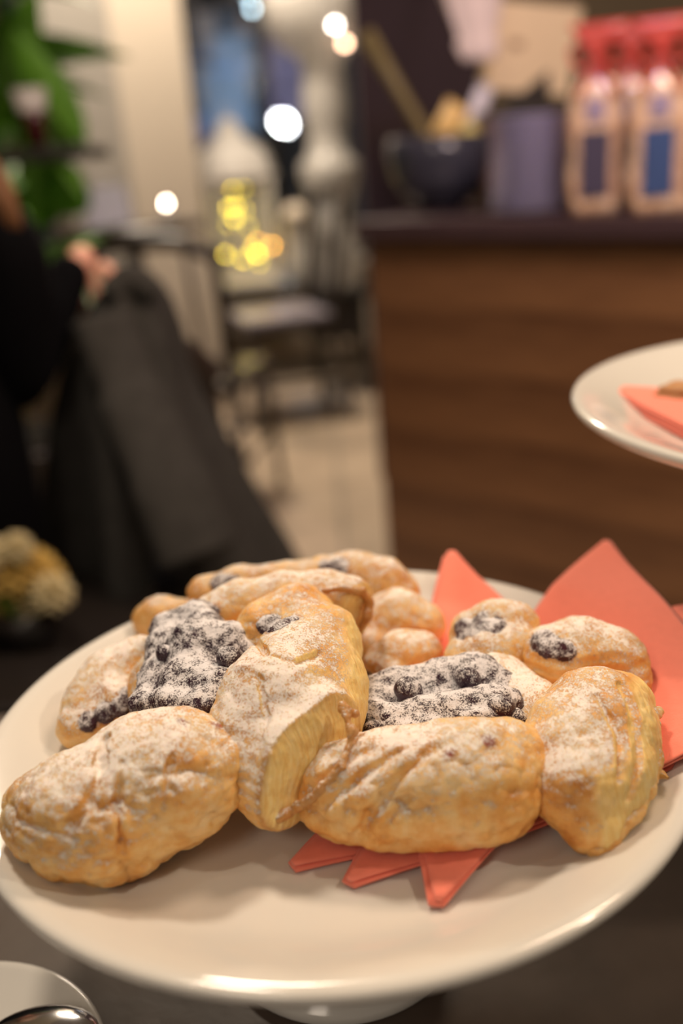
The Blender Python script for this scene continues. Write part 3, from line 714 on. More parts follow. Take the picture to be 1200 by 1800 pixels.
# tall silver stand with trumpet top
s3 = pt(592, 480, 4.72); m5 = 4.72 * 1.07 / F_PX
tv = empty('tall_vase', (s3.x, 4.72, 0.50), 0, 'tall silvery trumpet vase reaching out of the top of the photo', 'vase')
def Zat(py): return pt(595, py, 4.72).z - 0.50
pf = [(0, 0)] + [(w_ / 2 * m5, Zat(py)) for py, w_ in ((512, 66), (500, 78), (470, 84), (430, 80), (395, 58), (360, 62), (322, 84), (300, 92), (284, 90), (270, 62), (235, 54), (215, 62), (180, 68), (150, 64), (120, 58), (95, 74), (75, 128), (40, 156), (5, 168), (-30, 160))]
pf[1] = (33 * m5, 0.0)
pf += [(pf[-1][0] - 0.01, pf[-1][1] - 0.005), (0.03, Zat(80)), (0, Zat(85))]
obj('vase_body', lathe(pf, 40), M['silver'], tv)
for k in range(14):
    a = k / 14 * 2 * PI; bm = bmesh.new(); add_sphere(bm, (0.083 * math.cos(a), 0.083 * math.sin(a), Zat(292)), 0.021, 10, 8); obj('bead', bm, M['silver'], tv)
LB = emitter('warm_glint_glow', (1.0, 0.86, 0.74), 26); LBo = emitter('peach_glint_glow', (1.0, 0.62, 0.40), 16)  # bright highlights on the vase, put in as small glowing balls
for px, py, mt, lab in ((588, 43, LB, 'white highlight put in as a glowing ball at the front of the tall vase top'), (606, 76, LBo, 'peach coloured highlight put in as a glowing ball just below the tall vase top')):
    p = pt(px, py, 4.72 - 0.20); o = empty('vase_glint', tuple(p), 0, lab, 'bulb', 'added highlights on the tall vase')
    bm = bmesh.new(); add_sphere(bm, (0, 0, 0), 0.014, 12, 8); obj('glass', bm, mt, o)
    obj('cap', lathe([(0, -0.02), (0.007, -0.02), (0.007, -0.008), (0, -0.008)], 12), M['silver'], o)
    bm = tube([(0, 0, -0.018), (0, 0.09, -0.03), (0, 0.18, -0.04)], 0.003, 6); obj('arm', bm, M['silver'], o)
# dark stool for the vase
st = empty('plinth', (s3.x, 4.72, 0), 0, 'black square plinth under the tall silvery vase', 'plinth')
obj('top', box((0, 0, 0.48), (0.27, 0.27, 0.04), None, 0.004), M['black'], st, False)
obj('box_body', box((0, 0, 0.37), (0.24, 0.24, 0.18)), M['black'], st, False)
for sx in (-1, 1):
    for sy in (-1, 1): obj('leg', box((sx * 0.10, sy * 0.10, 0.17), (0.022, 0.022, 0.34)), M['black'], st, False)
# white cone vase and cup
q = pt(528, 480, 5.1)
cv = empty('cone_vase', (q.x, q.y, LTZ), 0.1, 'slim cream conical vase on the low table right of the lantern', 'vase')
m6 = 5.1 * 1.07 / F_PX
obj('vase_body', lathe([(0, 0), (14 * m6, 0), (16 * m6, 0.01), (19 * m6, 0.14), (25 * m6, 0.33), (27 * m6, 0.335), (24 * m6, 0.33), (12 * m6, 0.05), (0, 0.05)], 32), M['white'], cv)
bm = bmesh.new(); add_sphere(bm, (0, 0, 0.345), 18 * m6, 14, 10, (1, 1, 0.8)); obj('candle', bm, simple('cream_wax', (0.86, 0.74, 0.60), 0.5, 0.03, 8), cv)
# --- chairs
def make_chair(name, loc, rz, label, W_=0.42, Dp=0.42, SH=0.47, BH=0.90, seat_mat=None, add_sheen=False):
    t = empty(name, loc, rz, label, 'chair', 'dark wooden dining chairs')
    sm_ = seat_mat or M['chair']
    obj('seat', box((0, 0, SH - 0.02), (W_, Dp, 0.045), None, 0.012), sm_, t, False)
    for sx in (-1, 1):
        obj('leg', tube([(sx * W_ * .44, -Dp * .44, SH - 0.03), (sx * W_ * .48, -Dp * .50, 0)], [0.019, 0.013], 10), M['chair'], t)
        obj('leg', tube([(sx * W_ * .44, Dp * .44, SH - 0.03), (sx * W_ * .48, Dp * .56, 0)], [0.019, 0.013], 10), M['chair'], t)
        obj('back_post', tube(smooth_path([(sx * W_ * .44, Dp * .45, SH - 0.02), (sx * W_ * .47, Dp * .52, SH + 0.2), (sx * W_ * .46, Dp * .60, BH - 0.03)], 5), 0.017, 10), M['chair'], t)
    if add_sheen: obj('cushion', box((0, -0.01, SH + 0.014), (W_ * .9, Dp * .9, 0.03), None, 0.01), M['cushion'], t, False)  # pale slab added for the light reflected on the seat
    obj('top_rail', tube(smooth_path([(-W_ * .50, Dp * .58, BH - 0.05), (-W_ * .3, Dp * .66, BH), (0, Dp * .70, BH + 0.012), (W_ * .3, Dp * .66, BH), (W_ * .50, Dp * .58, BH - 0.05)], 6), 0.021, 10, None, 1.2), M['chair'], t)
    for k in (-0.5, 0, 0.5):
        obj('spindle', tube([(k * W_ * .55, Dp * .46, SH), (k * W_ * .6, Dp * .66, BH - 0.01)], 0.010, 8), M['chair'], t)
    obj('stretcher', tube([(-W_ * .45, -Dp * .47, 0.22), (W_ * .45, -Dp * .47, 0.22)], 0.010, 8), M['chair'], t)
    for sx in (-1, 1): obj('stretcher', tube([(sx * W_ * .46, -Dp * .47, 0.19), (sx * W_ * .46, Dp * .51, 0.19)], 0.010, 8), M['chair'], t)
    return t
q = pt(492, 548, 4.3)
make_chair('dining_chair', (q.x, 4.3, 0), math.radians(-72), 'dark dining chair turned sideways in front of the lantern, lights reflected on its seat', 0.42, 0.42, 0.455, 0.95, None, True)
q = pt(262, 400, 2.95)
make_chair('dining_chair', (q.x + 0.02, 3.22, 0), math.radians(168), 'dark dining chair with curved top rail, seen from behind in front of the cream pillar', 0.47, 0.42, 0.47, 0.90)
# round side table with candle and white bag beyond it
sz = pt(230, 396, 3.55); sth = sz.z
sd = empty('pedestal_table', (sz.x, sz.y, 0), 0, 'round dark pedestal table behind the curved chair back', 'table')
obj('tabletop', lathe([(0, sth - 0.025), (0.25, sth - 0.025), (0.255, sth - 0.012), (0.25, sth), (0, sth)], 40), M['chair'], sd)
obj('column', lathe([(0, 0), (0.17, 0), (0.17, 0.015), (0.03, 0.05), (0.025, sth - 0.03), (0, sth - 0.03)], 24), M['black'], sd)
m7 = 3.5 * 1.07 / F_PX
q = pt(190, 385, 3.52)
pb = empty('paper_bag', (q.x, q.y, sth), 0.3, 'bluish white paper bag standing on the pedestal table at the left', 'bag')
bm = bmesh.new(); hb = 62 * m7; wb = 36 * m7
rws = []
for i in range(7):
    u = i / 6; a = wb * (1 - 0.12 * u); b = wb * .6 * (1 - .55 * u)
    rws.append([bm.verts.new((sx * a + 0.004 * math.sin(i * 2 + sx), sy * b, u * hb)) for sx, sy in ((-1, -1), (-.3, -1.1), (.3, -1), (1, -1), (1.05, 0), (1, 1), (0, 1), (-1, 1), (-1.05, 0))])
for a, b in zip(rws, rws[1:]):
    for k in range(9): bm.faces.new((a[k], a[(k + 1) % 9], b[(k + 1) % 9], b[k]))
bm.faces.new(rws[0][::-1]); bmesh.ops.recalc_face_normals(bm, faces=bm.faces)
obj('bag_body', bm, simple('bluish_paper', (0.60, 0.60, 0.74), 0.8, 0.04, 20), pb, False)
obj('handle', tube(smooth_path([(-wb * .4, 0, hb - 0.005), (-wb * .3, 0, hb + 0.03), (wb * .3, 0, hb + 0.03), (wb * .4, 0, hb - 0.005)], 5), 0.003, 6), simple('cord_white', (0.6, 0.6, 0.66), 0.7), pb)
q = pt(292, 357, 3.45)
tc = empty('tea_light', (q.x, q.y, sth), 0, 'small glowing tea light in a glass on the pedestal table', 'candle')
hh = max(0.03, q.z - sth)
obj('wax', lathe([(0, 0.002), (0.018, 0.002), (0.018, hh * .6), (0, hh * .6)], 20), M['white'], tc)
obj('holder', lathe([(0, 0), (0.024, 0), (0.027, hh * 0.7), (0.0255, hh * 0.7), (0.0225, 0.0015), (0, 0.0015)], 24), gl.m, tc)
bm = bmesh.new(); add_sphere(bm, (0, 0, hh), 0.0052, 10, 8, (1, 1, 1.5)); obj('flame', bm, emitter('candle_flame', (1.0, 0.80, 0.62), 55), tc)
# --- plant in pot on the left, with ledge and bottle
pb0 = pt(10, 400, 2.75)
pl = empty('potted_plant', (pb0.x - 0.1, 2.85, 0), 0, 'large green broad-leaved potted plant at the top left corner', 'plant')
obj('pot', lathe([(0, 0), (0.15, 0), (0.19, 0.34), (0.205, 0.35), (0.205, 0.38), (0.18, 0.38), (0.17, 0.33), (0, 0.33)], 36), M['black'], pl)
obj('stem', tube(smooth_path([(0, 0, 0.32), (0.03, 0.0, 0.7), (-0.01, 0.02, 1.1), (0.02, 0, 1.55)], 6), 0.016, 8), simple('stem_brown', (0.12, 0.10, 0.04), 0.7), pl)
def leaf(p0, d, Ln, Wd, droop, roll):
    bm = bmesh.new(); rows = []; d = Vector(d).normalized(); sd_ = d.cross(Vector((0, 0, 1))).normalized(); up = sd_.cross(d)
    sd_ = (sd_ * math.cos(roll) + up * math.sin(roll)); up = sd_.cross(d)
    for i in range(11):
        u = i / 10; w_ = Wd * math.sin(PI * min(1, u * 1.0) ** 0.75) * 0.5 + 0.002
        c = Vector(p0) + d * Ln * u - Vector((0, 0, 1)) * droop * u * u
        rows.append([bm.verts.new(c + sd_ * w_ * s_ + up * (abs(s_) * w_ * 0.28)) for s_ in (-1, -.5, 0, .5, 1)])
    for a, b in zip(rows, rows[1:]):
        for k in range(4): bm.faces.new((a[k], a[k + 1], b[k + 1], b[k]))
    return bm
for (x0, y0), (x1, y1), wpx, Yl in (((60, 420), (-30, -90), 90, 2.7), ((95, 330), (5, 30), 80, 2.75), ((150, 260), (20, 20), 60, 2.6), ((-20, 260), (70, 60), 80, 2.9), ((40, 240), (150, 215), 60, 2.65),
        ((110, 380), (120, 255), 90, 2.8), ((60, 400), (70, 262), 90, 2.85), ((150, 345), (100, 270), 50, 2.7), ((10, 210), (-50, 20), 90, 2.8), ((30, 320), (140, 190), 60, 2.75), ((0, 180), (60, -60), 70, 2.7)):
    p0_ = pt(x0, y0, Yl) - Vector(pl.location); p1_ = pt(x1, y1, Yl - 0.08) - Vector(pl.location); d_ = p1_ - p0_
    obj('leaf', leaf(p0_, d_, d_.length, wpx * Yl / F_PX, 0.04, 1.3), M['leaf'], pl)
rl = random.Random(3)
for i in range(60):
    a = rl.uniform(0, 2 * PI); h = rl.uniform(0.75, 1.6)
    o = obj('leaf', leaf((0, 0, h * 0.98), (math.cos(a), math.sin(a), rl.uniform(0.2, 1.0)), rl.uniform(0.32, 0.56), rl.uniform(0.13, 0.22), rl.uniform(0.05, 0.25), rl.uniform(-.4, .4)), M['leaf'], pl)
lz = pt(60, 262, 2.05)
lg = empty('high_table', (lz.x - 0.22, lz.y + 0.06, 0), -0.03, 'narrow black high table in front of the plant at the left edge', 'table')
obj('tabletop', box((0, 0, lz.z - 0.012), (0.66, 0.24, 0.024), None, 0.003), M['black'], lg, False)
for sx in (-0.28, -0.02): obj('leg', box((sx, 0, (lz.z - 0.024) / 2), (0.03, 0.18, lz.z - 0.024)), M['black'], lg, False)
q = pt(66, 250, 2.1); m8 = 2.1 * 1.07 / F_PX
gb = empty('wine_glass', (q.x, q.y, lz.z), 0, 'squat goblet of dark red drink on the black high table', 'glass')
obj('drink', lathe([(0, 0.006), (16 * m8, 0.006), (15 * m8, 40 * m8), (20 * m8, 52 * m8), (0, 52 * m8)], 28), simple('dark_red_drink', (0.05, 0.004, 0.006), 0.1), gb)
obj('glass_rim', lathe([(21 * m8, 54 * m8), (26 * m8, 85 * m8), (25 * m8, 85 * m8), (20 * m8, 54 * m8)], 28), simple('frosted_rim', (0.6, 0.56, 0.54), 0.2, 0.02, 5, Alpha=0.55), gb)
# --- coat draped over a chair, person in black, bouquet
yc = 1.42; mc = yc / F_PX
cc_x = pt(235, 600, yc).x
make_chair('dining_chair', (cc_x + 0.0, yc + 0.21, 0), math.radians(180), 'dark dining chair hidden under the charcoal coat', 0.20, 0.30, 0.45, 0.86)
ct_ = empty('draped_coat', (cc_x, yc, 0), 0, 'charcoal wool coat draped over a chair back, falling in long folds', 'coat')
LV = [(484, 205, 258), (500, 180, 282), (530, 158, 300), (580, 128, 318), (640, 110, 332), (700, 98, 352), (760, 92, 385), (830, 86, 420), (900, 82, 458), (980, 78, 505), (1060, 74, 545), (1150, 70, 590), (1250, 66, 620)]
bm = bmesh.new(); rows = []; n = 72
for i, (py, xa, xb) in enumerate(LV):
    a, b = pt(xa, py, yc), pt(xb, py, yc); c = (a + b) / 2; hw = (b - a).length / 2; dp = 0.05 + 0.17 * i / 12
    row = []
    for k in range(n):
        t_ = k / n * 2 * PI
        fold = 1 + (0.08 + 0.20 * i / 12) * math.sin(7 * t_ + 0.12 * i) + (0.03 + 0.05 * i / 12) * math.sin(12 * t_ + 1.3 + 0.2 * i)
        row.append(bm.verts.new((c.x - cc_x + hw * math.cos(t_) * (1 + 0.25 * (fold - 1)), dp * math.sin(t_) * fold, max(c.z, 0.02))))
    rows.append(row)
for a, b in zip(rows, rows[1:]):
    for k in range(n): bm.faces.new((a[k], a[(k + 1) % n], b[(k + 1) % n], b[k]))
bm.faces.new(rows[0]); bmesh.ops.recalc_face_normals(bm, faces=bm.faces)
co = obj('cloth', bm, M['coat'], ct_)
# collar and sleeve
sl = [pt(180, 560, yc - 0.09), pt(235, 700, yc - 0.13), pt(300, 850, yc - 0.19), pt(350, 980, yc - 0.23)]
obj('sleeve', tube(smooth_path([v - Vector((cc_x, yc, 0)) for v in sl], 8), [0.045] * 8 + [0.055] * 8 + [0.06] * 9, 20, None, 0.6), M['coat'], ct_)
cb = [pt(196, 520, yc - 0.06), pt(232, 490, yc - 0.05), pt(270, 520, yc - 0.05)]
obj('collar', tube(smooth_path([v - Vector((cc_x, yc, 0)) for v in cb], 6), 0.022, 12), M['coat'], ct_)

def skin_body(name, joints, edges, mat, parent, sub=2, root=0):
    me = bpy.data.meshes.new(name); me.from_pydata([j[0] for j in joints], edges, [])
    o = bpy.data.objects.new(name, me); C.objects.link(o); o.parent = parent; me.materials.append(mat)
    sk = o.modifiers.new('skin', 'SKIN'); sk.use_smooth_shade = True
    for i, j in enumerate(joints):
        r = j[1]; me.skin_vertices[0].data[i].radius = (r, r) if not hasattr(r, '__len__') else r
    me.skin_vertices[0].data[root].use_root = True
    ss = o.modifiers.new('sub', 'SUBSURF'); ss.levels = sub; ss.render_levels = sub
    return o
ps = empty('person', (-0.63, 1.28, 0), 0, 'person in black clothes seated at the left edge, one hand resting on the coat', 'person')
def L(x, y, z): return (x + 0.70, y - 1.28, z)
sh = Vector(pt(42, 322, 1.27))
_o = Vector((ps.location.x, 1.28, 0))
J = [(L(-.655, 1.26, .54), (.235, .14)), (L(-.66, 1.25, .72), (.215, .13)), (L(-.69, 1.25, .92), (.185, .13)), (L(-.69, 1.26, 1.09), (.10, .085)), (L(-.69, 1.28, 1.17), .055),
     (tuple(pt(-55, 385, 1.26) - _o), .070), (tuple(pt(5, 420, 1.27) - _o), .072), (tuple(pt(12, 690, 1.28) - _o), .070), (tuple(pt(90, 560, 1.34) - _o), .038), (tuple(pt(134, 450, 1.39) - _o), .030),
     (L(-.88, 1.26, 1.05), .062), (L(-.95, 1.28, .80), .05), (L(-.90, 1.50, .70), .036),
     (L(-.60, 1.30, .50), .088), (L(-.58, 1.70, .47), .062), (L(-.58, 1.74, .10), .042), (L(-.58, 1.84, .04), .04),
     (L(-.80, 1.30, .50), .088), (L(-.82, 1.70, .47), .062), (L(-.82, 1.74, .10), .042), (L(-.82, 1.84, .04), .04)]
E_ = [(0, 1), (1, 2), (2, 3), (3, 4), (2, 5), (5, 6), (6, 7), (7, 8), (8, 9), (2, 10), (10, 11), (11, 12), (0, 13), (13, 14), (14, 15), (15, 16), (0, 17), (17, 18), (18, 19), (19, 20)]
skin_body('body', J, E_, M['blackcloth'], ps)
hd = bmesh.new(); add_sphere(hd, (0, 0, 0), 0.105, 32, 24, (0.78, 0.92, 1.12))
for v in hd.verts:                              # jaw, brow and eye hollows; the face looks away along +y
    if v.co.z < -0.02: v.co.x *= 1 + v.co.z * 2.2; v.co.y = v.co.y * (1 + v.co.z * 1.2) + 0.012
    for ex in (-0.032, 0.032):
        d = math.hypot(v.co.x - ex, v.co.z - 0.004)
        if v.co.y > 0 and d < 0.02: v.co.y -= 0.008 * (1 - d / 0.02)
HC = Vector(L(-.69, 1.31, 1.30))
h_o = obj('head', hd, M['skin'], ps); h_o.location = HC
bm = tube([(0, 0.090, 0.012), (0, 0.107, -0.012), (0, 0.112, -0.026), (0, 0.098, -0.032)], [0.006, 0.010, 0.013, 0.008], 10); obj('nose', bm, M['skin'], h_o)
bm = tube(smooth_path([(-0.024, 0.088, -0.058), (0, 0.098, -0.055), (0.024, 0.088, -0.058)], 5), [0.003] + [0.006] * 9 + [0.003], 8); obj('mouth', bm, simple('lips', (0.5, 0.15, 0.13), 0.4), h_o)
for ex in (-0.032, 0.032):
    bm = bmesh.new(); add_sphere(bm, (ex, 0.080, 0.004), 0.012, 12, 8); obj('eye', bm, simple('eye_dark', (0.10, 0.07, 0.05), 0.2), h_o)
    bm = bmesh.new(); add_sphere(bm, (ex * 2.55, 0.0, -0.005), 0.024, 12, 8, (0.35, 0.7, 1.1)); obj('ear', bm, M['skin'], h_o)
bm = tube([(0, -0.01, -0.06), (0, -0.02, -0.14)], 0.052, 20); obj('neck', bm, M['skin'], h_o)
hb_ = bmesh.new(); add_sphere(hb_, (0, -0.018, 0.022), 0.112, 120, 48, (0.84, 0.93, 1.10))
for v in hb_.verts:                             # combed back into grooves towards the nape
    g_ = math.atan2(v.co.x, v.co.z + 0.02); v.co *= 1 + 0.012 * math.sin(g_ * 46) + 0.008 * math.sin(g_ * 83 + v.co.y * 40)
    if v.co.z < -0.05 and v.co.y > -0.02: v.co *= 0.86
obj('hair', hb_, M['hair'], ps).location = HC
lk = pt(-4, 325, 1.17)
loc_ = [HC + Vector((0.0, -0.11, 0.03)), HC + Vector((0.02, -0.135, -0.02)), HC + Vector((0.05, -0.12, -0.10)), Vector(lk) - Vector(ps.location) + Vector((-0.06, 0, 0.08)), Vector(lk) - Vector(ps.location) + Vector((-0.008, 0, 0.01)), Vector(lk) - Vector(ps.location) + Vector((0.006, 0, -0.045))]
pth = smooth_path(loc_, 7); bm = bmesh.new(); rp = random.Random(5)
for k in range(38):
    a_ = k * 2.4; rr_ = math.sqrt((k + .5) / 38)
    w_ = [0.35 + 0.65 * math.sin(PI * min(1, (i + 2) / len(pth) * 0.95)) for i in range(len(pth))]
    ph_ = rp.uniform(0, 6); ln_ = len(pth) - rp.choice((0, 0, 1, 2, 3))
    tube([p + Vector((math.cos(a_ + i * .03) * rr_ * .024 * w_[i] + .002 * math.sin(i * .5 + ph_), math.sin(a_ + i * .03) * rr_ * .016 * w_[i], math.sin(a_) * rr_ * .018 * w_[i])) for i, p in enumerate(pth[:ln_])], [0.0052] * (ln_ - 3) + [0.004, 0.003, 0.001], 6, bm)
pt_ = obj('ponytail', bm, M['hair'], ps); pt_['kind'] = 'stuff'
# hand: palm and five fingers lying over the top of the coat
w0 = Vector(pt(138, 428, 1.40)) - Vector(ps.location)
kn = Vector(pt(150, 492, 1.40)) - Vector(ps.location)
dn = (kn - w0).normalized(); sdv = Vector((1, -0.2, 0.05)).normalized(); fw_ = Vector((0, -1, 0))
jt = [(tuple(w0), (0.026, 0.020)), (tuple(w0 + dn * 0.035), (0.034, 0.019)), (tuple(kn), (0.036, 0.017))]
ed = [(0, 1), (1, 2)]
hand = skin_body('hand', jt, ed, M['skin'], ps, 2)
for i, (off, ln, ax_) in enumerate([(-0.030, 0.062, -.05), (-0.010, 0.072, 0), (0.010, 0.068, .05), (0.029, 0.054, .12)]):
    b0 = kn + sdv * off - dn * 0.012; d1 = (dn + sdv * ax_).normalized()
    jt = [(tuple(b0), 0.0095), (tuple(b0 + d1 * ln * .45 + fw_ * 0.004), 0.009), (tuple(b0 + d1 * ln * .75 + fw_ * -0.004), 0.0082), (tuple(b0 + d1 * ln * 1.0 + fw_ * -0.014), 0.0068)]
    skin_body('finger', jt, [(0, 1), (1, 2), (2, 3)], M['skin'], hand, 2)
b0 = w0 + dn * 0.03 + sdv * 0.024
jt = [(tuple(b0), 0.012), (tuple(b0 + (dn * .7 + sdv * .7).normalized() * 0.032), 0.0105), (tuple(b0 + (dn * .95 + sdv * .45).normalized() * 0.056), 0.0085)]
skin_body('thumb', jt, [(0, 1), (1, 2)], M['skin'], hand, 2)
obj('seat', box((0.0, -0.02, 0.425), (0.42, 0.40, 0.04), None, 0.01), M['black'], None, False)
so = bpy.data.objects['seat'] if False else [o for o in C.objects if o.name.startswith('seat') and o.parent is None][-1]
stl = empty('stool', (-0.70, 1.28, 0), 0, 'black stool under the person in black', 'stool'); so.parent = stl
for sx in (-1, 1):
    for sy in (-1, 1): obj('leg', tube([(sx * .17, sy * .16, 0.41), (sx * .19, sy * .18, 0)], 0.014, 8), M['black'], stl)
# bouquet on a low black stool
fz = pt(20, 1100, 1.15).z
fs = empty('side_table', (pt(20, 1100, 1.15).x, 1.12, 0), 0, 'low black side table under the yellow flowers at the left', 'table')
obj('tabletop', box((0, 0, fz - 0.015), (0.42, 0.36, 0.03), None, 0.004), M['black'], fs, False)
obj('drawer_box', box((0, 0, (fz - 0.03) / 2 + 0.03), (0.38, 0.32, fz - 0.09), None, 0.004), M['black'], fs, False)
for sx in (-.14, .14):
    for sy in (-.12, .12): obj('leg', box((sx, sy, (fz - .03) / 2), (0.03, 0.03, fz - .03)), M['black'], fs, False)
fc_ = pt(38, 1040, 1.10)
fb = empty('flower_bouquet', (fc_.x, fc_.y, fz), 0, 'bunch of yellow and cream flowers in a black pot at the left edge', 'flowers')
obj('vase', lathe([(0, 0), (0.03, 0), (0.038, 0.03), (0.034, 0.045), (0.030, 0.045), (0.03, 0.02), (0, 0.02)], 24), M['black'], fb)
FY = simple('yellow_petals', (0.50, 0.33, 0.08), 0.7, 0.3, 60); FC = simple('cream_petals', (0.55, 0.46, 0.26), 0.7, 0.2, 60)
for i, (px, py, r, mt) in enumerate([(20, 1010, .030, FY), (60, 1005, .030, FY), (30, 965, .020, FC), (92, 1045, .026, FC), (60, 1062, .026, FC), (5, 1050, .026, FY), (-30, 1020, .03, FY), (-25, 975, .026, FC), (40, 1030, .03, FY), (80, 1015, .024, FY)]):
    p = pt(px, py, 1.10 + 0.02 * math.sin(i * 1.7)) - Vector(fb.location)
    hd_ = bmesh.new(); rf = random.Random(i)
    for k in range(46):
        th = math.acos(1 - 1.7 * (k + .5) / 46); ph = k * 2.4
        dd = Vector((math.sin(th) * math.cos(ph), math.sin(th) * math.sin(ph), math.cos(th)))
        add_sphere(hd_, p + dd * r * .62, r * .5, 6, 4, (0.45, 0.2, 1.0), dd.to_track_quat('Z', 'Y').to_matrix())
    obj('flower_head', hd_, mt, fb)
    obj('stalk', tube([p, (p.x * .3, p.y * .3, 0.03)], 0.003, 6), M['leaf'], fb)
# --- outside: street with a lamp and a lit facade
cob = simple('night_asphalt', (0.03, 0.035, 0.045), 0.6, 0.3, 3)
gr_ = obj('street', box((0, 10.5, -0.08), (20, 8.2, 0.06)), cob, None, False); gr_['kind'] = 'structure'
fa = empty('building', (0, 12.5, -0.05), 0, 'dark street facade seen through the window', 'building')
fcm = simple('blue_grey_render', (0.10, 0.12, 0.16), 0.8, 0.3, 1.2)
obj('wall', box((0, 0.2, 4), (18, 0.4, 8)), fcm, fa, False)
wl_ = emitter('dim_blue_window', (0.22, 0.34, 0.52), 0.55); wl2 = emitter('dim_violet_window', (0.25, 0.24, 0.42), 0.35); wl3 = emitter('warm_grey_window', (0.5, 0.40, 0.33), 0.22)
for px, py, w_, h_, mt in ((408, 95, 60, 50, wl_), (400, 165, 70, 70, wl_), (490, 110, 70, 70, wl2), (365, 60, 30, 60, wl3), (450, 60, 60, 40, wl3), (405, 215, 70, 30, wl_), (505, 185, 60, 40, wl2), (360, 150, 26, 60, wl3), (345, 230, 40, 40, wl2)):
    c = pt(px, py, 12.45); s_ = 12.45 * 1.07 / F_PX
    fr_ = obj('window', box(c - Vector(fa.location), (w_ * s_ + .12, 0.06, h_ * s_ + .12)), M['black'], fa, False)
    obj('pane', box(c - Vector(fa.location) + Vector((0, -0.04, 0)), (w_ * s_, 0.03, h_ * s_)), mt, fr_, False)
q = pt(498, 215, 8.0)
sl_ = empty('street_lamp', (q.x, 8.0, -0.05), 0, 'bright white street lamp glowing beyond the window', 'lamp')
obj('pole', tube([(0, 0.06, 0), (0, 0.06, q.z + 0.1), (0, 0, q.z + 0.12)], 0.03, 10), M['black'], sl_)
bm = bmesh.new(); add_sphere(bm, (0, 0, q.z + 0.05), 0.055, 14, 10, (1, 1, 1.0)); obj('lamp_glass', bm, emitter('street_lamp_glow', (0.93, 0.97, 1.0), 70), sl_)
obj('lamp_cap', lathe([(0, q.z + 0.085), (0.05, q.z + 0.085), (0.02, q.z + 0.13), (0, q.z + 0.13)], 16), M['black'], sl_)
q = pt(443, 2, 8.4)
s2_ = empty('street_lamp', (q.x, 8.4, -0.05), 0, 'small pale blue street light at the top of the window', 'lamp')
obj('pole', tube([(0, 0.05, 0), (0, 0.05, q.z)], 0.025, 8), M['black'], s2_)
bm = bmesh.new(); add_sphere(bm, (0, 0, q.z), 0.024, 14, 10); obj('lamp_glass', bm, emitter('blue_lamp_glow', (0.55, 0.75, 0.85), 22), s2_)
# ================================================================== FOREGROUND
# --- main cake stand
pc = Vector((-0.0101, 0.3724, 0))
def stand(cx, cy, rim_z, R, foot_z, label):
    t = empty('cake_stand', (cx, cy, foot_z), 0, label, 'cake stand', None)
    H = rim_z - foot_z; k = R / 0.155; fl = H - 0.015
    prof = [(0, fl), (0.06 * k, fl), (0.100 * k, fl), (0.110 * k, fl + 0.0004), (0.119 * k, fl + 0.0022), (0.128 * k, fl + 0.0060), (0.138 * k, fl + 0.0105), (0.147 * k, fl + 0.0140),
            (0.1515 * k, fl + 0.0152), (0.1540 * k, fl + 0.0148), (0.1550 * k, fl + 0.0128), (0.1542 * k, fl + 0.0105), (0.1510 * k, fl + 0.0078), (0.140 * k, fl + 0.0022),
            (0.125 * k, fl - 0.0050), (0.105 * k, fl - 0.0085), (0.06 * k, fl - 0.0100), (0.045 * k, fl - 0.0105), (0, fl - 0.0105)]
    obj('plate', lathe(prof, 160), M['porcelain'], t)
    a = fl - 0.0105
    p2 = [(0, a), (0.041, a), (0.0405, a - 0.003), (0.0385, a - 0.006), (0.0375, a - 0.009), (0.0365, a - 0.02), (0.036, a * 0.55), (0.038, a * 0.3), (0.046, 0.012), (0.058, 0.005), (0.060, 0.0015), (0.058, 0), (0, 0)]
    po = obj('pedestal', lathe([(r_ * 0.965, z_) for r_, z_ in p2], 72), M['porcelain'], t); po.location = (-0.005 if label.startswith('large') else 0, 0, 0)
    return t

stand(pc.x, pc.y, RIM_P, 0.155, TABLE_Z, 'large white porcelain cake stand carrying the pastries in the foreground')
R2 = 0.14 * 1.24586
s2c = (0.14 * 2.18295, 0.14 * 3.55265)
stand(s2c[0], s2c[1], CZ - 0.14, R2, TABLE_Z, 'taller white porcelain cake stand cut off by the right edge, nearly empty')
# --- saucer and spoon at the bottom left
p = at(-122, 1985, TABLE_Z)
sa = empty('saucer', (p.x, p.y, TABLE_Z), 0, 'plain white saucer at the bottom left corner with a steel spoon on it', 'saucer')
obj('dish', lathe([(0, 0.004), (0.035, 0.004), (0.045, 0.006), (0.068, 0.014), (0.071, 0.0150), (0.0725, 0.0138), (0.070, 0.011), (0.045, 0.002), (0.03, 0.0), (0, 0.0)], 72), M['porcelain'], sa)
bowl_c = at(70, 1825, TABLE_Z + 0.022)
sp = empty('serving_spoon', tuple(bowl_c), 0, 'polished steel spoon with bluish reflections lying on the saucer', 'spoon')
bm = bmesh.new(); add_sphere(bm, (0, 0, 0), 0.019, 28, 16, (1.3, 0.85, 0.32)); obj('bowl', bm, M['steel'], sp)
obj('handle', tube(smooth_path([(-0.020, -0.002, 0.001), (-0.05, -0.01, 0.006), (-0.09, -0.02, 0.004), (-0.13, -0.028, -0.002)]), [0.004] * 10 + [0.003] * 8 + [0.005] * 7, 10, None, 0.5), M['steel'], sp)

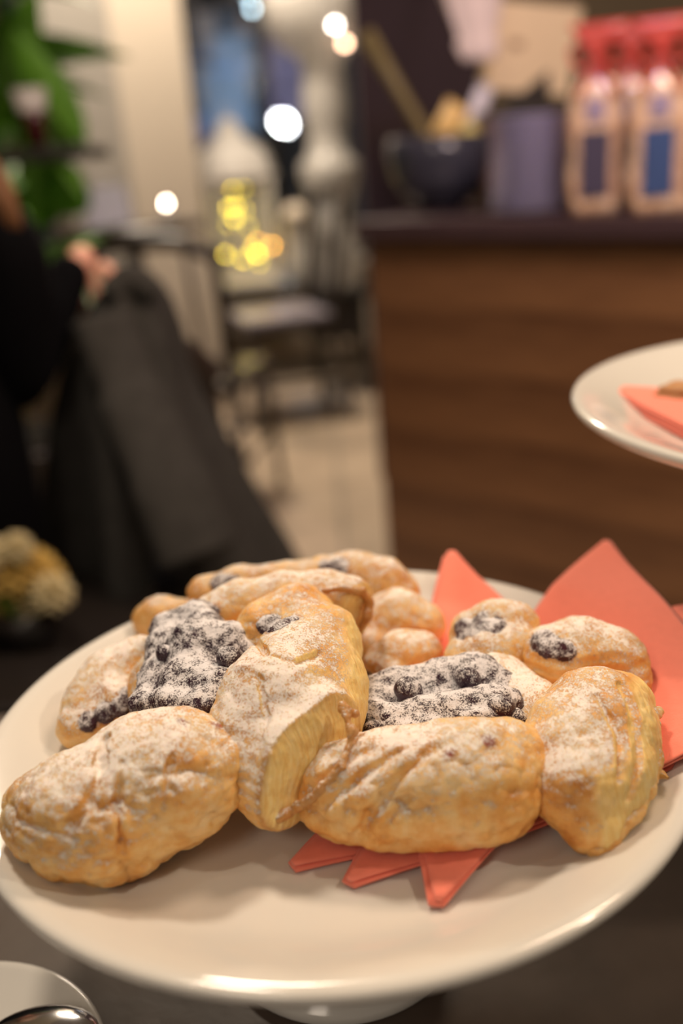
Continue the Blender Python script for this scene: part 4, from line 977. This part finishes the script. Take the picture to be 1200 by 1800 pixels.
# --- napkins: folded triangles fanned over the plate
def plate_z(x, y):
    r = math.hypot(x - pc.x, y - pc.y)
    fl = FLOOR_P
    for (r0, z0), (r1, z1) in zip([(0, 0), (0.100, 0), (0.119, 0.0022), (0.138, 0.0105), (0.1515, 0.0152), (0.155, 0.0160), (0.30, 0.022)], [(0.100, 0), (0.119, 0.0022), (0.138, 0.0105), (0.1515, 0.0152), (0.155, 0.0160), (0.30, 0.022), (0.6, 0.03)]):
        if r0 <= r <= r1: return fl + z0 + (z1 - z0) * (r - r0) / (r1 - r0)
    return fl
def napkin(name, tipA, tipB, w, side, lift, label, lifts=(0, 0), floor=None, mat=None, open_=1.0, tipw=0.004):
    """long folded napkin from tipA (near) to tipB (far); w = half-width profile; a fold on one long edge, loose layers on the other"""
    A, B = Vector((*tipA, 0)), Vector((*tipB, 0)); d = (B - A); L = d.length; d.normalize(); s_ = Vector((-d.y, d.x, 0)) * side
    zf = floor or plate_z
    t = empty(name, (*A.xy, zf(A.x, A.y) + lift), 0, label, 'napkin', 'red napkins fanned under the pastries')
    nu, nv = 70, 22
    layers = 4
    for li in range(2):
        bm = bmesh.new(); vs = []
        for i in range(nu + 1):
            u = i / nu
            lw, rw = w(u)
            shrink = li * 0.0022
            row = []
            for j in range(nv):                # closed flattened loop : outer skin
                a = j / nv * 2 * PI
                cx = math.cos(a)
                x = (rw - shrink) * cx if cx > 0 else (lw - shrink * 0.3) * cx
                th = (0.0009 + 0.0011 * open_ * max(0, -cx) ** 2 * (1 - u * 0.4)) * (1.0 - 0.0 * li)
                hgt = th * math.sin(a) * (1 - 0.55 * abs(cx) ** 6)
                cpos = A + d * (u * L) + s_ * x
                und = 0.0006 * math.sin(x * 90 + u * 6 + li) + 0.0005 * math.sin(u * 23 + li * 2)
                z = zf(cpos.x, cpos.y) + lift + 0.0010 + li * 0.0016 + hgt + und + lifts[0] * max(0, 1 - u * 4) ** 2 + lifts[1] * max(0, (u - 0.55) / 0.45) ** 1.6
                row.append(bm.verts.new((cpos.x, cpos.y, z)))
            vs.append(row)
        for a_, b_ in zip(vs, vs[1:]):
            for j in range(nv): bm.faces.new((a_[j], a_[(j + 1) % nv], b_[(j + 1) % nv], b_[j]))
        bm.faces.new(vs[0][::-1]); bm.faces.new(vs[-1])
        bmesh.ops.recalc_face_normals(bm, faces=bm.faces)
        obj('folded_layer', bm, mat or M['napkin'], t, True, True)
    return t
def P2(px, py, z): v = at(px, py, z); return (v.x, v.y)
def tri(wmaxL, wmaxR, pos, tip=0.003, endtip=0.004):
    def w(u):
        k = u / pos if u < pos else (1 - u) / (1 - pos)
        k = max(0.0, k)
        return tip * (1 - u) + endtip * u + wmaxL * k, tip * (1 - u) + endtip * u + wmaxR * k
    return w
napkin('paper_napkin', P2(514, 1530, FLOOR_P), (0.206, 0.441), tri(0.056, 0.056, 0.5), 1, 0.0004,
       'red paper napkin, its near corner the leftmost of three, reaching the right rim', (0, 0.002))
napkin('paper_napkin', P2(613, 1561, FLOOR_P), P2(1064, 962, RIM_P + 0.010), tri(0.115, 0.020, 0.5), 1, 0.0036,
       'red paper napkin, its near corner the middle one, tall right peak at the back', (-0.003, 0.004))
napkin('paper_napkin', P2(768, 1604, FLOOR_P), P2(791, 971, RIM_P + 0.014), tri(0.080, 0.024, 0.5), 1, 0.0068,
       'red paper napkin with broad near corner pointing at the viewer, left peak at the back', (-0.0062, 0.004))

# --- pastries
def pastry(label, px, py, z=0):
    p = at(px, py, FLOOR_P + z * MMP)
    return empty('berry_pastry', (p.x, p.y, FLOOR_P), 0, label, 'pastry', 'sugar dusted blueberry pastries on the white stand')
D_ = M['dough']
# A: left front pastry, tilted on the others
A = pastry('sugar-dusted blueberry pinwheel pastry leaning at the front left of the white stand', 340, 1240)
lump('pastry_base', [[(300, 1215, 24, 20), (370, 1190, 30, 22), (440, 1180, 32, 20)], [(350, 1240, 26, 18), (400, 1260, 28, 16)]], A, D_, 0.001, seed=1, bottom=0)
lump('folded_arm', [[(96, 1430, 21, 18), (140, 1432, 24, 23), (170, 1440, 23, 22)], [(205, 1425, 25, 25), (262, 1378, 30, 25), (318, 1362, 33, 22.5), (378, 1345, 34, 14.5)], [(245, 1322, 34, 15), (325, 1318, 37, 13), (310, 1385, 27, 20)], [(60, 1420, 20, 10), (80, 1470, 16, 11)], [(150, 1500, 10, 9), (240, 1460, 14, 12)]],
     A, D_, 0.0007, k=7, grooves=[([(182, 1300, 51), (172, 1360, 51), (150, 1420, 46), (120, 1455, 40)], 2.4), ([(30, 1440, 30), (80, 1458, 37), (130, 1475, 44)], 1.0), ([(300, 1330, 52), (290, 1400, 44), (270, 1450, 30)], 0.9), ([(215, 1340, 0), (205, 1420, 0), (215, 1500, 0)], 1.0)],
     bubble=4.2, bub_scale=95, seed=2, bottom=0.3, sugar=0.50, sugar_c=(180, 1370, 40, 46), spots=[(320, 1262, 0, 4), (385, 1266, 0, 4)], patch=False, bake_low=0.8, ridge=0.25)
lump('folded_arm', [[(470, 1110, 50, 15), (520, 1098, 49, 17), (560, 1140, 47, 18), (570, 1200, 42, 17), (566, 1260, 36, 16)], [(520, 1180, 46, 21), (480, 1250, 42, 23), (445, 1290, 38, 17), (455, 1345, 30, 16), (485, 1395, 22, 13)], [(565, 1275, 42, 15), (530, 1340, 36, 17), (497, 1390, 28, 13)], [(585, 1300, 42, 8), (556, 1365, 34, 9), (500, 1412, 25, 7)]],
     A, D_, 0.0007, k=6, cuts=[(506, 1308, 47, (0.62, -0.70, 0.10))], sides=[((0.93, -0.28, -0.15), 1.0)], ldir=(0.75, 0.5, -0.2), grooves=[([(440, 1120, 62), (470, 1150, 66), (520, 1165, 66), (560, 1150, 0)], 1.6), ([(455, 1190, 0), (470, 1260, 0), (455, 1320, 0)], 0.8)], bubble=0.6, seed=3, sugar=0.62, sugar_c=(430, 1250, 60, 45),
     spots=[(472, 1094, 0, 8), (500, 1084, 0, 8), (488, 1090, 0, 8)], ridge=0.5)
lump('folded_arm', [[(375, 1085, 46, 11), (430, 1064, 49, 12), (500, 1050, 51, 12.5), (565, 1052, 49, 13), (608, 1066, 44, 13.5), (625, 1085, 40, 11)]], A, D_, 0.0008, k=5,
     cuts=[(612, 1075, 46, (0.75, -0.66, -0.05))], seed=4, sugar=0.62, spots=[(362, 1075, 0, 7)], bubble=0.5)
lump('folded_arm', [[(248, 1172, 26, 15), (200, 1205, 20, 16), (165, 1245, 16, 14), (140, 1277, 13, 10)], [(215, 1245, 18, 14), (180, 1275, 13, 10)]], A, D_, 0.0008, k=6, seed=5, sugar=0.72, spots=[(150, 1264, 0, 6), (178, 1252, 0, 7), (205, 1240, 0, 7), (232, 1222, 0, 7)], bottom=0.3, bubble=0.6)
fillA = lump('filling', [[(292, 1105, 46, 8), (345, 1085, 50, 8), (362, 1110, 50, 9)], [(300, 1140, 44, 12), (285, 1195, 38, 10), (270, 1225, 36, 8)], [(350, 1150, 46, 15), (410, 1135, 48, 11), (432, 1150, 46, 8)],
     [(340, 1205, 42, 14), (385, 1215, 44, 10), (400, 1240, 42, 6)], [(250, 1238, 38, 5), (300, 1238, 42, 6), (350, 1243, 44, 6), (395, 1238, 44, 7)]],
     A, M['berry'], 0.0008, k=4, wob=2.4, wrinkle=0.7, seed=6, bubble=1.4, bub_scale=110)
def berry(parent, s, seed, sc=(1, 1, 0.85)):
    c, r = node((s[0], s[1] + 9, s[2] - 3.4, s[3]))
    bm = bmesh.new(); add_sphere(bm, (0, 0, 0), r, 24, 16, sc)
    for v in bm.verts:
        v.co *= 1 + 0.05 * math.sin(v.co.x * 900 + seed) * math.sin(v.co.y * 800 + seed * 2)
        rr = math.hypot(v.co.x, v.co.y)
        if v.co.z > 0 and rr < r * 0.35: v.co.z -= r * 0.22 * (1 - rr / (r * 0.35))
    o = obj('blueberry', bm, M['berry2'], parent)
    o.location = Vector(c) - Vector(parent_matrix(parent).translation)
    o.rotation_euler = (0.5, 0.3 * seed, seed)
    return o
for i, s in enumerate([(307, 1188, 49, 6.2), (405, 1148, 58, 6.0), (345, 1112, 58, 5), (425, 1200, 48, 4.5), (290, 1140, 54, 4.2), (368, 1232, 50, 4)]): berry(fillA, s, i + 1)
lump('crust_edge', [[(604, 1246, 53, 1.3), (618, 1290, 47, 1.9), (600, 1345, 40, 1.9), (562, 1390, 32, 1.8), (524, 1418, 25, 1.8), (488, 1438, 21, 2.0)], [(602, 1243, 53, 1.5), (624, 1256, 50, 1.4)]], A, D_, 0.0005, k=2.0, wob=2.2, wrinkle=1.3, seed=9, bake_all=0.7, sugar=0.35)
lump('crust_edge', [[(648, 1058, 47, 1.8), (646, 1085, 41, 1.9), (628, 1114, 33, 1.7)], [(560, 1040, 60, 1.2), (600, 1034, 59, 1.6), (636, 1040, 54, 1.8), (648, 1058, 47, 1.8)]], A, D_, 0.0006, k=2.5, wob=1.0, wrinkle=0.5, seed=10, bake_all=0.8, sugar=0.3)
# B: right pastry on the napkins
B = pastry('sugar-dusted blueberry pinwheel pastry lying on the red napkins at the right', 790, 1260)
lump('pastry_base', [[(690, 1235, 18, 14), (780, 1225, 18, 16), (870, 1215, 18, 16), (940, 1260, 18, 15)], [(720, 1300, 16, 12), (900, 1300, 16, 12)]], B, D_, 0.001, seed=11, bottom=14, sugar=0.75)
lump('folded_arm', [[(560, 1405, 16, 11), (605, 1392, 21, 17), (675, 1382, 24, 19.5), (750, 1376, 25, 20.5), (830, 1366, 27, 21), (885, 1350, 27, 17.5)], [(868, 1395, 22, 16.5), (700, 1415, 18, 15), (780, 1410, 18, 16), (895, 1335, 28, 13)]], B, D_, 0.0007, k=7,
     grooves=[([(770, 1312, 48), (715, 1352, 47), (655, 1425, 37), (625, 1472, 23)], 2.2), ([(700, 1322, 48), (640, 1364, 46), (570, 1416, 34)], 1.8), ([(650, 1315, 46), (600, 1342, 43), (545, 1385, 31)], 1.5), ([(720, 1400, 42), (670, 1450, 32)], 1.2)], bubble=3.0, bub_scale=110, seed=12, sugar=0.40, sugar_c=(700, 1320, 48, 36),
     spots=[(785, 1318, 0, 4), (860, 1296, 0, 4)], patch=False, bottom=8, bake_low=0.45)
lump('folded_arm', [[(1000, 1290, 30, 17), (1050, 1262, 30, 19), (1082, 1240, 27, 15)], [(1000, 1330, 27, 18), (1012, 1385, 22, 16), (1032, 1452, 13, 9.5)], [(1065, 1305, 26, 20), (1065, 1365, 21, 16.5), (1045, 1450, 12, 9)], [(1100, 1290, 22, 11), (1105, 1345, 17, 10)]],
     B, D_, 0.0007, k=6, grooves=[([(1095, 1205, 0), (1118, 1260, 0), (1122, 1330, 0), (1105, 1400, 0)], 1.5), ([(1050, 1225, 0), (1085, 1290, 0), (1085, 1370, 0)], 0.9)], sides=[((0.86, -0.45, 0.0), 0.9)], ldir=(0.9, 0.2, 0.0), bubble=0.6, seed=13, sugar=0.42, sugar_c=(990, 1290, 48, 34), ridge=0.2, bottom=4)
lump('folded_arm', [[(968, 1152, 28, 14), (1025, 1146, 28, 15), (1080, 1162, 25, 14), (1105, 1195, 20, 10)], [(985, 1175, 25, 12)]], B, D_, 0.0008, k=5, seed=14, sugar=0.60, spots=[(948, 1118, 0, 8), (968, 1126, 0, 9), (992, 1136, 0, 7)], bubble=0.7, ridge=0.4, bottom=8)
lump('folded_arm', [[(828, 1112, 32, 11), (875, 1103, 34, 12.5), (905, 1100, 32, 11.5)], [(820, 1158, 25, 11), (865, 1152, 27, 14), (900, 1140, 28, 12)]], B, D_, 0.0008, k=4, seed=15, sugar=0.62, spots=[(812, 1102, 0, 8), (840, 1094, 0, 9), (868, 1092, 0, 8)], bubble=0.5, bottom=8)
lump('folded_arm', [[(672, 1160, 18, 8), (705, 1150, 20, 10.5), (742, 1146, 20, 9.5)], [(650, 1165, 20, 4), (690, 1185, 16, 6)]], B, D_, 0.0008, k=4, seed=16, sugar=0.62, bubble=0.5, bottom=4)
fillB = lump('filling', [[(645, 1225, 24, 8), (700, 1212, 26, 10), (770, 1205, 27, 11), (840, 1197, 28, 11), (880, 1210, 27, 9)], [(640, 1262, 24, 9), (690, 1275, 25, 8), (740, 1262, 26, 9), (800, 1250, 28, 9), (860, 1240, 29, 9), (893, 1238, 28, 8)],
     [(690, 1295, 24, 5.5), (750, 1285, 26, 5), (810, 1272, 28, 5), (865, 1265, 29, 6)], [(660, 1245, 23, 10), (760, 1232, 24, 9), (850, 1225, 24, 9)]],
     B, M['berry'], 0.0008, k=3.5, wob=2.4, wrinkle=0.7, seed=17, bubble=1.4, bub_scale=110)
for i, s in enumerate([(718, 1204, 38, 6.3), (822, 1184, 38, 6), (880, 1235, 37, 6), (745, 1240, 34, 4.6), (680, 1255, 33, 4.2), (905, 1256, 32, 5), (655, 1272, 31, 4)]): berry(fillB, s, i + 11)
lump('crust_edge', [[(1136, 1225, 30, 1.6), (1150, 1275, 27, 2.0), (1153, 1330, 24, 2.4), (1140, 1388, 20, 2.6), (1108, 1437, 15, 2.6), (1070, 1480, 10, 2.8), (1040, 1492, 9, 2.6)], [(1150, 1262, 27, 1.2), (1158, 1250, 27, 1.6)]], B, D_, 0.0006, k=2, wob=2.2, wrinkle=1.3, seed=20, bake_all=0.12, sugar=0.38)
lump('crust_edge', [[(1092, 1192, 37, 1.6), (1122, 1230, 34, 2.0), (1134, 1290, 30, 2.2), (1132, 1350, 26, 2.2)], [(1080, 1200, 40, 1.4), (1106, 1240, 38, 1.8), (1116, 1300, 34, 1.8)]], B, D_, 0.0006, k=2, wob=1.6, wrinkle=0.8, seed=21, bake_all=0.1, sugar=0.45)
bm = bmesh.new(); g = []
for i in range(9):
    row = []
    for j in range(7):
        u, w_ = i / 8, j / 6
        q = at(1130 + 44 * u, 1392 - 12 * u - (40 * (1 - u) ** .8 + 6) * w_ + (14 * math.sin(u * 2.4) * -1), FLOOR_P + 0.012 + 0.004 * math.sin(w_ * 3) + 0.003 * u)
        row.append(bm.verts.new(q - B.location))
    g.append(row)
for i in range(8):
    for j in range(6): bm.faces.new((g[i][j], g[i + 1][j], g[i + 1][j + 1], g[i][j + 1]))
me = bm_mesh(bm, True, 'flake'); fl_ = link('flake', me, M['dough'], B)
md = fl_.modifiers.new('thick', 'SOLIDIFY'); md.thickness = 0.0007
# C: pastry behind
Cc = pastry('out-of-focus blueberry pastry at the back of the stand, behind the leaning one', 540, 1080)
lump('pastry_base', [[(430, 1090, 18, 15), (520, 1075, 20, 18), (620, 1070, 18, 17)]], Cc, D_, 0.0012, seed=22, bottom=0)
lump('folded_arm', [[(362, 1042, 34, 9), (420, 1026, 36, 9), (490, 1020, 38, 9), (545, 1014, 38, 10)], [(400, 1050, 28, 11), (500, 1040, 28, 13)]], Cc, D_, 0.001, seed=23, sugar=0.42, bubble=0.5, bake_all=0.12, spots=[(386, 1022, 0, 8), (402, 1022, 0, 8)])
lump('folded_arm', [[(570, 1008, 38, 10), (625, 1010, 37, 12), (675, 1027, 32, 13), (700, 1040, 28, 11)], [(600, 1040, 28, 14), (660, 1055, 24, 12)]], Cc, D_, 0.001, seed=24, sugar=0.45, bubble=0.6, bake_all=0.1, spots=[(568, 998, 0, 7), (592, 993, 0, 8)])
lump('folded_arm', [[(655, 1098, 20, 13), (700, 1088, 22, 15), (742, 1100, 19, 12.5)], [(640, 1140, 14, 11), (690, 1125, 14, 11)]], Cc, D_, 0.001, seed=25, sugar=0.60, bubble=0.7, bottom=0)
lump('folded_arm', [[(262, 1090, 18, 9), (285, 1080, 22, 9.5), (330, 1085, 20, 10)], [(285, 1110, 12, 10), (330, 1110, 12, 10)]], Cc, D_, 0.001, seed=26, sugar=0.30, bake_all=0.1)
# --- napkin and crumb of pastry on the far stand
f2 = CZ - 0.14 - 0.015
cz2 = lambda x, y: f2 + 0.0005
a0 = at(1062, 699, f2 + 0.001); b0 = at(1330, 745, f2 + 0.001)
bm = bmesh.new(); pts_ = [(1060, 698), (1200, 706), (1330, 714), (1370, 800), (1270, 800), (1200, 776), (1130, 740)]
org = at(1200, 740, f2)
nk = empty('paper_napkin', tuple(org), 0, 'red paper napkin lying on the nearly empty stand at the right', 'napkin')
for li in range(3):
    bm = bmesh.new(); sc_ = 1 - 0.02 * li
    lo_ = [bm.verts.new((at(px, py, f2) - org) * sc_ + Vector((0, 0, 0.0012 + li * 0.0026))) for px, py in pts_]
    up_ = [bm.verts.new(v.co + Vector((0, 0, 0.002))) for v in lo_]
    bm.faces.new(lo_[::-1]); bm.faces.new(up_)
    for i in range(len(lo_)): j = (i + 1) % len(lo_); bm.faces.new((lo_[i], lo_[j], up_[j], up_[i]))
    bmesh.ops.recalc_face_normals(bm, faces=bm.faces)
    bmesh.ops.bevel(bm, geom=list(bm.edges), offset=0.0006, segments=2, affect='EDGES')
    obj('folded_layer', bm, M['napkin'], nk, False)
pp = at(1214, 680, f2 + 0.012)
cr = empty('pastry_piece', (pp.x, pp.y, f2 + 0.0002), 0, 'small browned piece of pastry on the far white stand, at the right edge', 'pastry')
lump('crust', [[(1204, 676, 0, 9), (1225, 674, 0, 10)]], cr, D_, 0.0012, seed=40, bake_all=0.5, sugar=0.2) if False else None
bm = bmesh.new(); bmesh.ops.create_icosphere(bm, subdivisions=4, radius=0.014)
for v in bm.verts:
    v.co *= 1 + 0.12 * math.sin(v.co.x * 420) * math.sin(v.co.y * 380 + 1) + 0.05 * math.sin(v.co.z * 900)
    v.co.z *= 0.6; v.co.x *= 1.4
    v.co.z = max(v.co.z, -0.007); v.co.z += 0.007
obj('crust', bm, simple('browned_crust', (0.42, 0.20, 0.07), 0.6, 0.3, 120, 0.4, 500), cr)
jp = at(1042, 671, f2 + 0.004)
bm = bmesh.new(); bmesh.ops.create_icosphere(bm, subdivisions=3, radius=0.0035)
for v in bm.verts: v.co.z *= 0.4; v.co.x *= 1.3 + 0.2 * math.sin(v.co.y * 900)
jd = obj('red_speck', bm, simple('speck_red', (0.55, 0.05, 0.03), 0.25), None); jd.location = (jp.x, jp.y, f2 + 0.0070)  # small flattened red dot on the far plate
tag(jd, 'tiny red jam on the rim of the far white stand', 'speck')
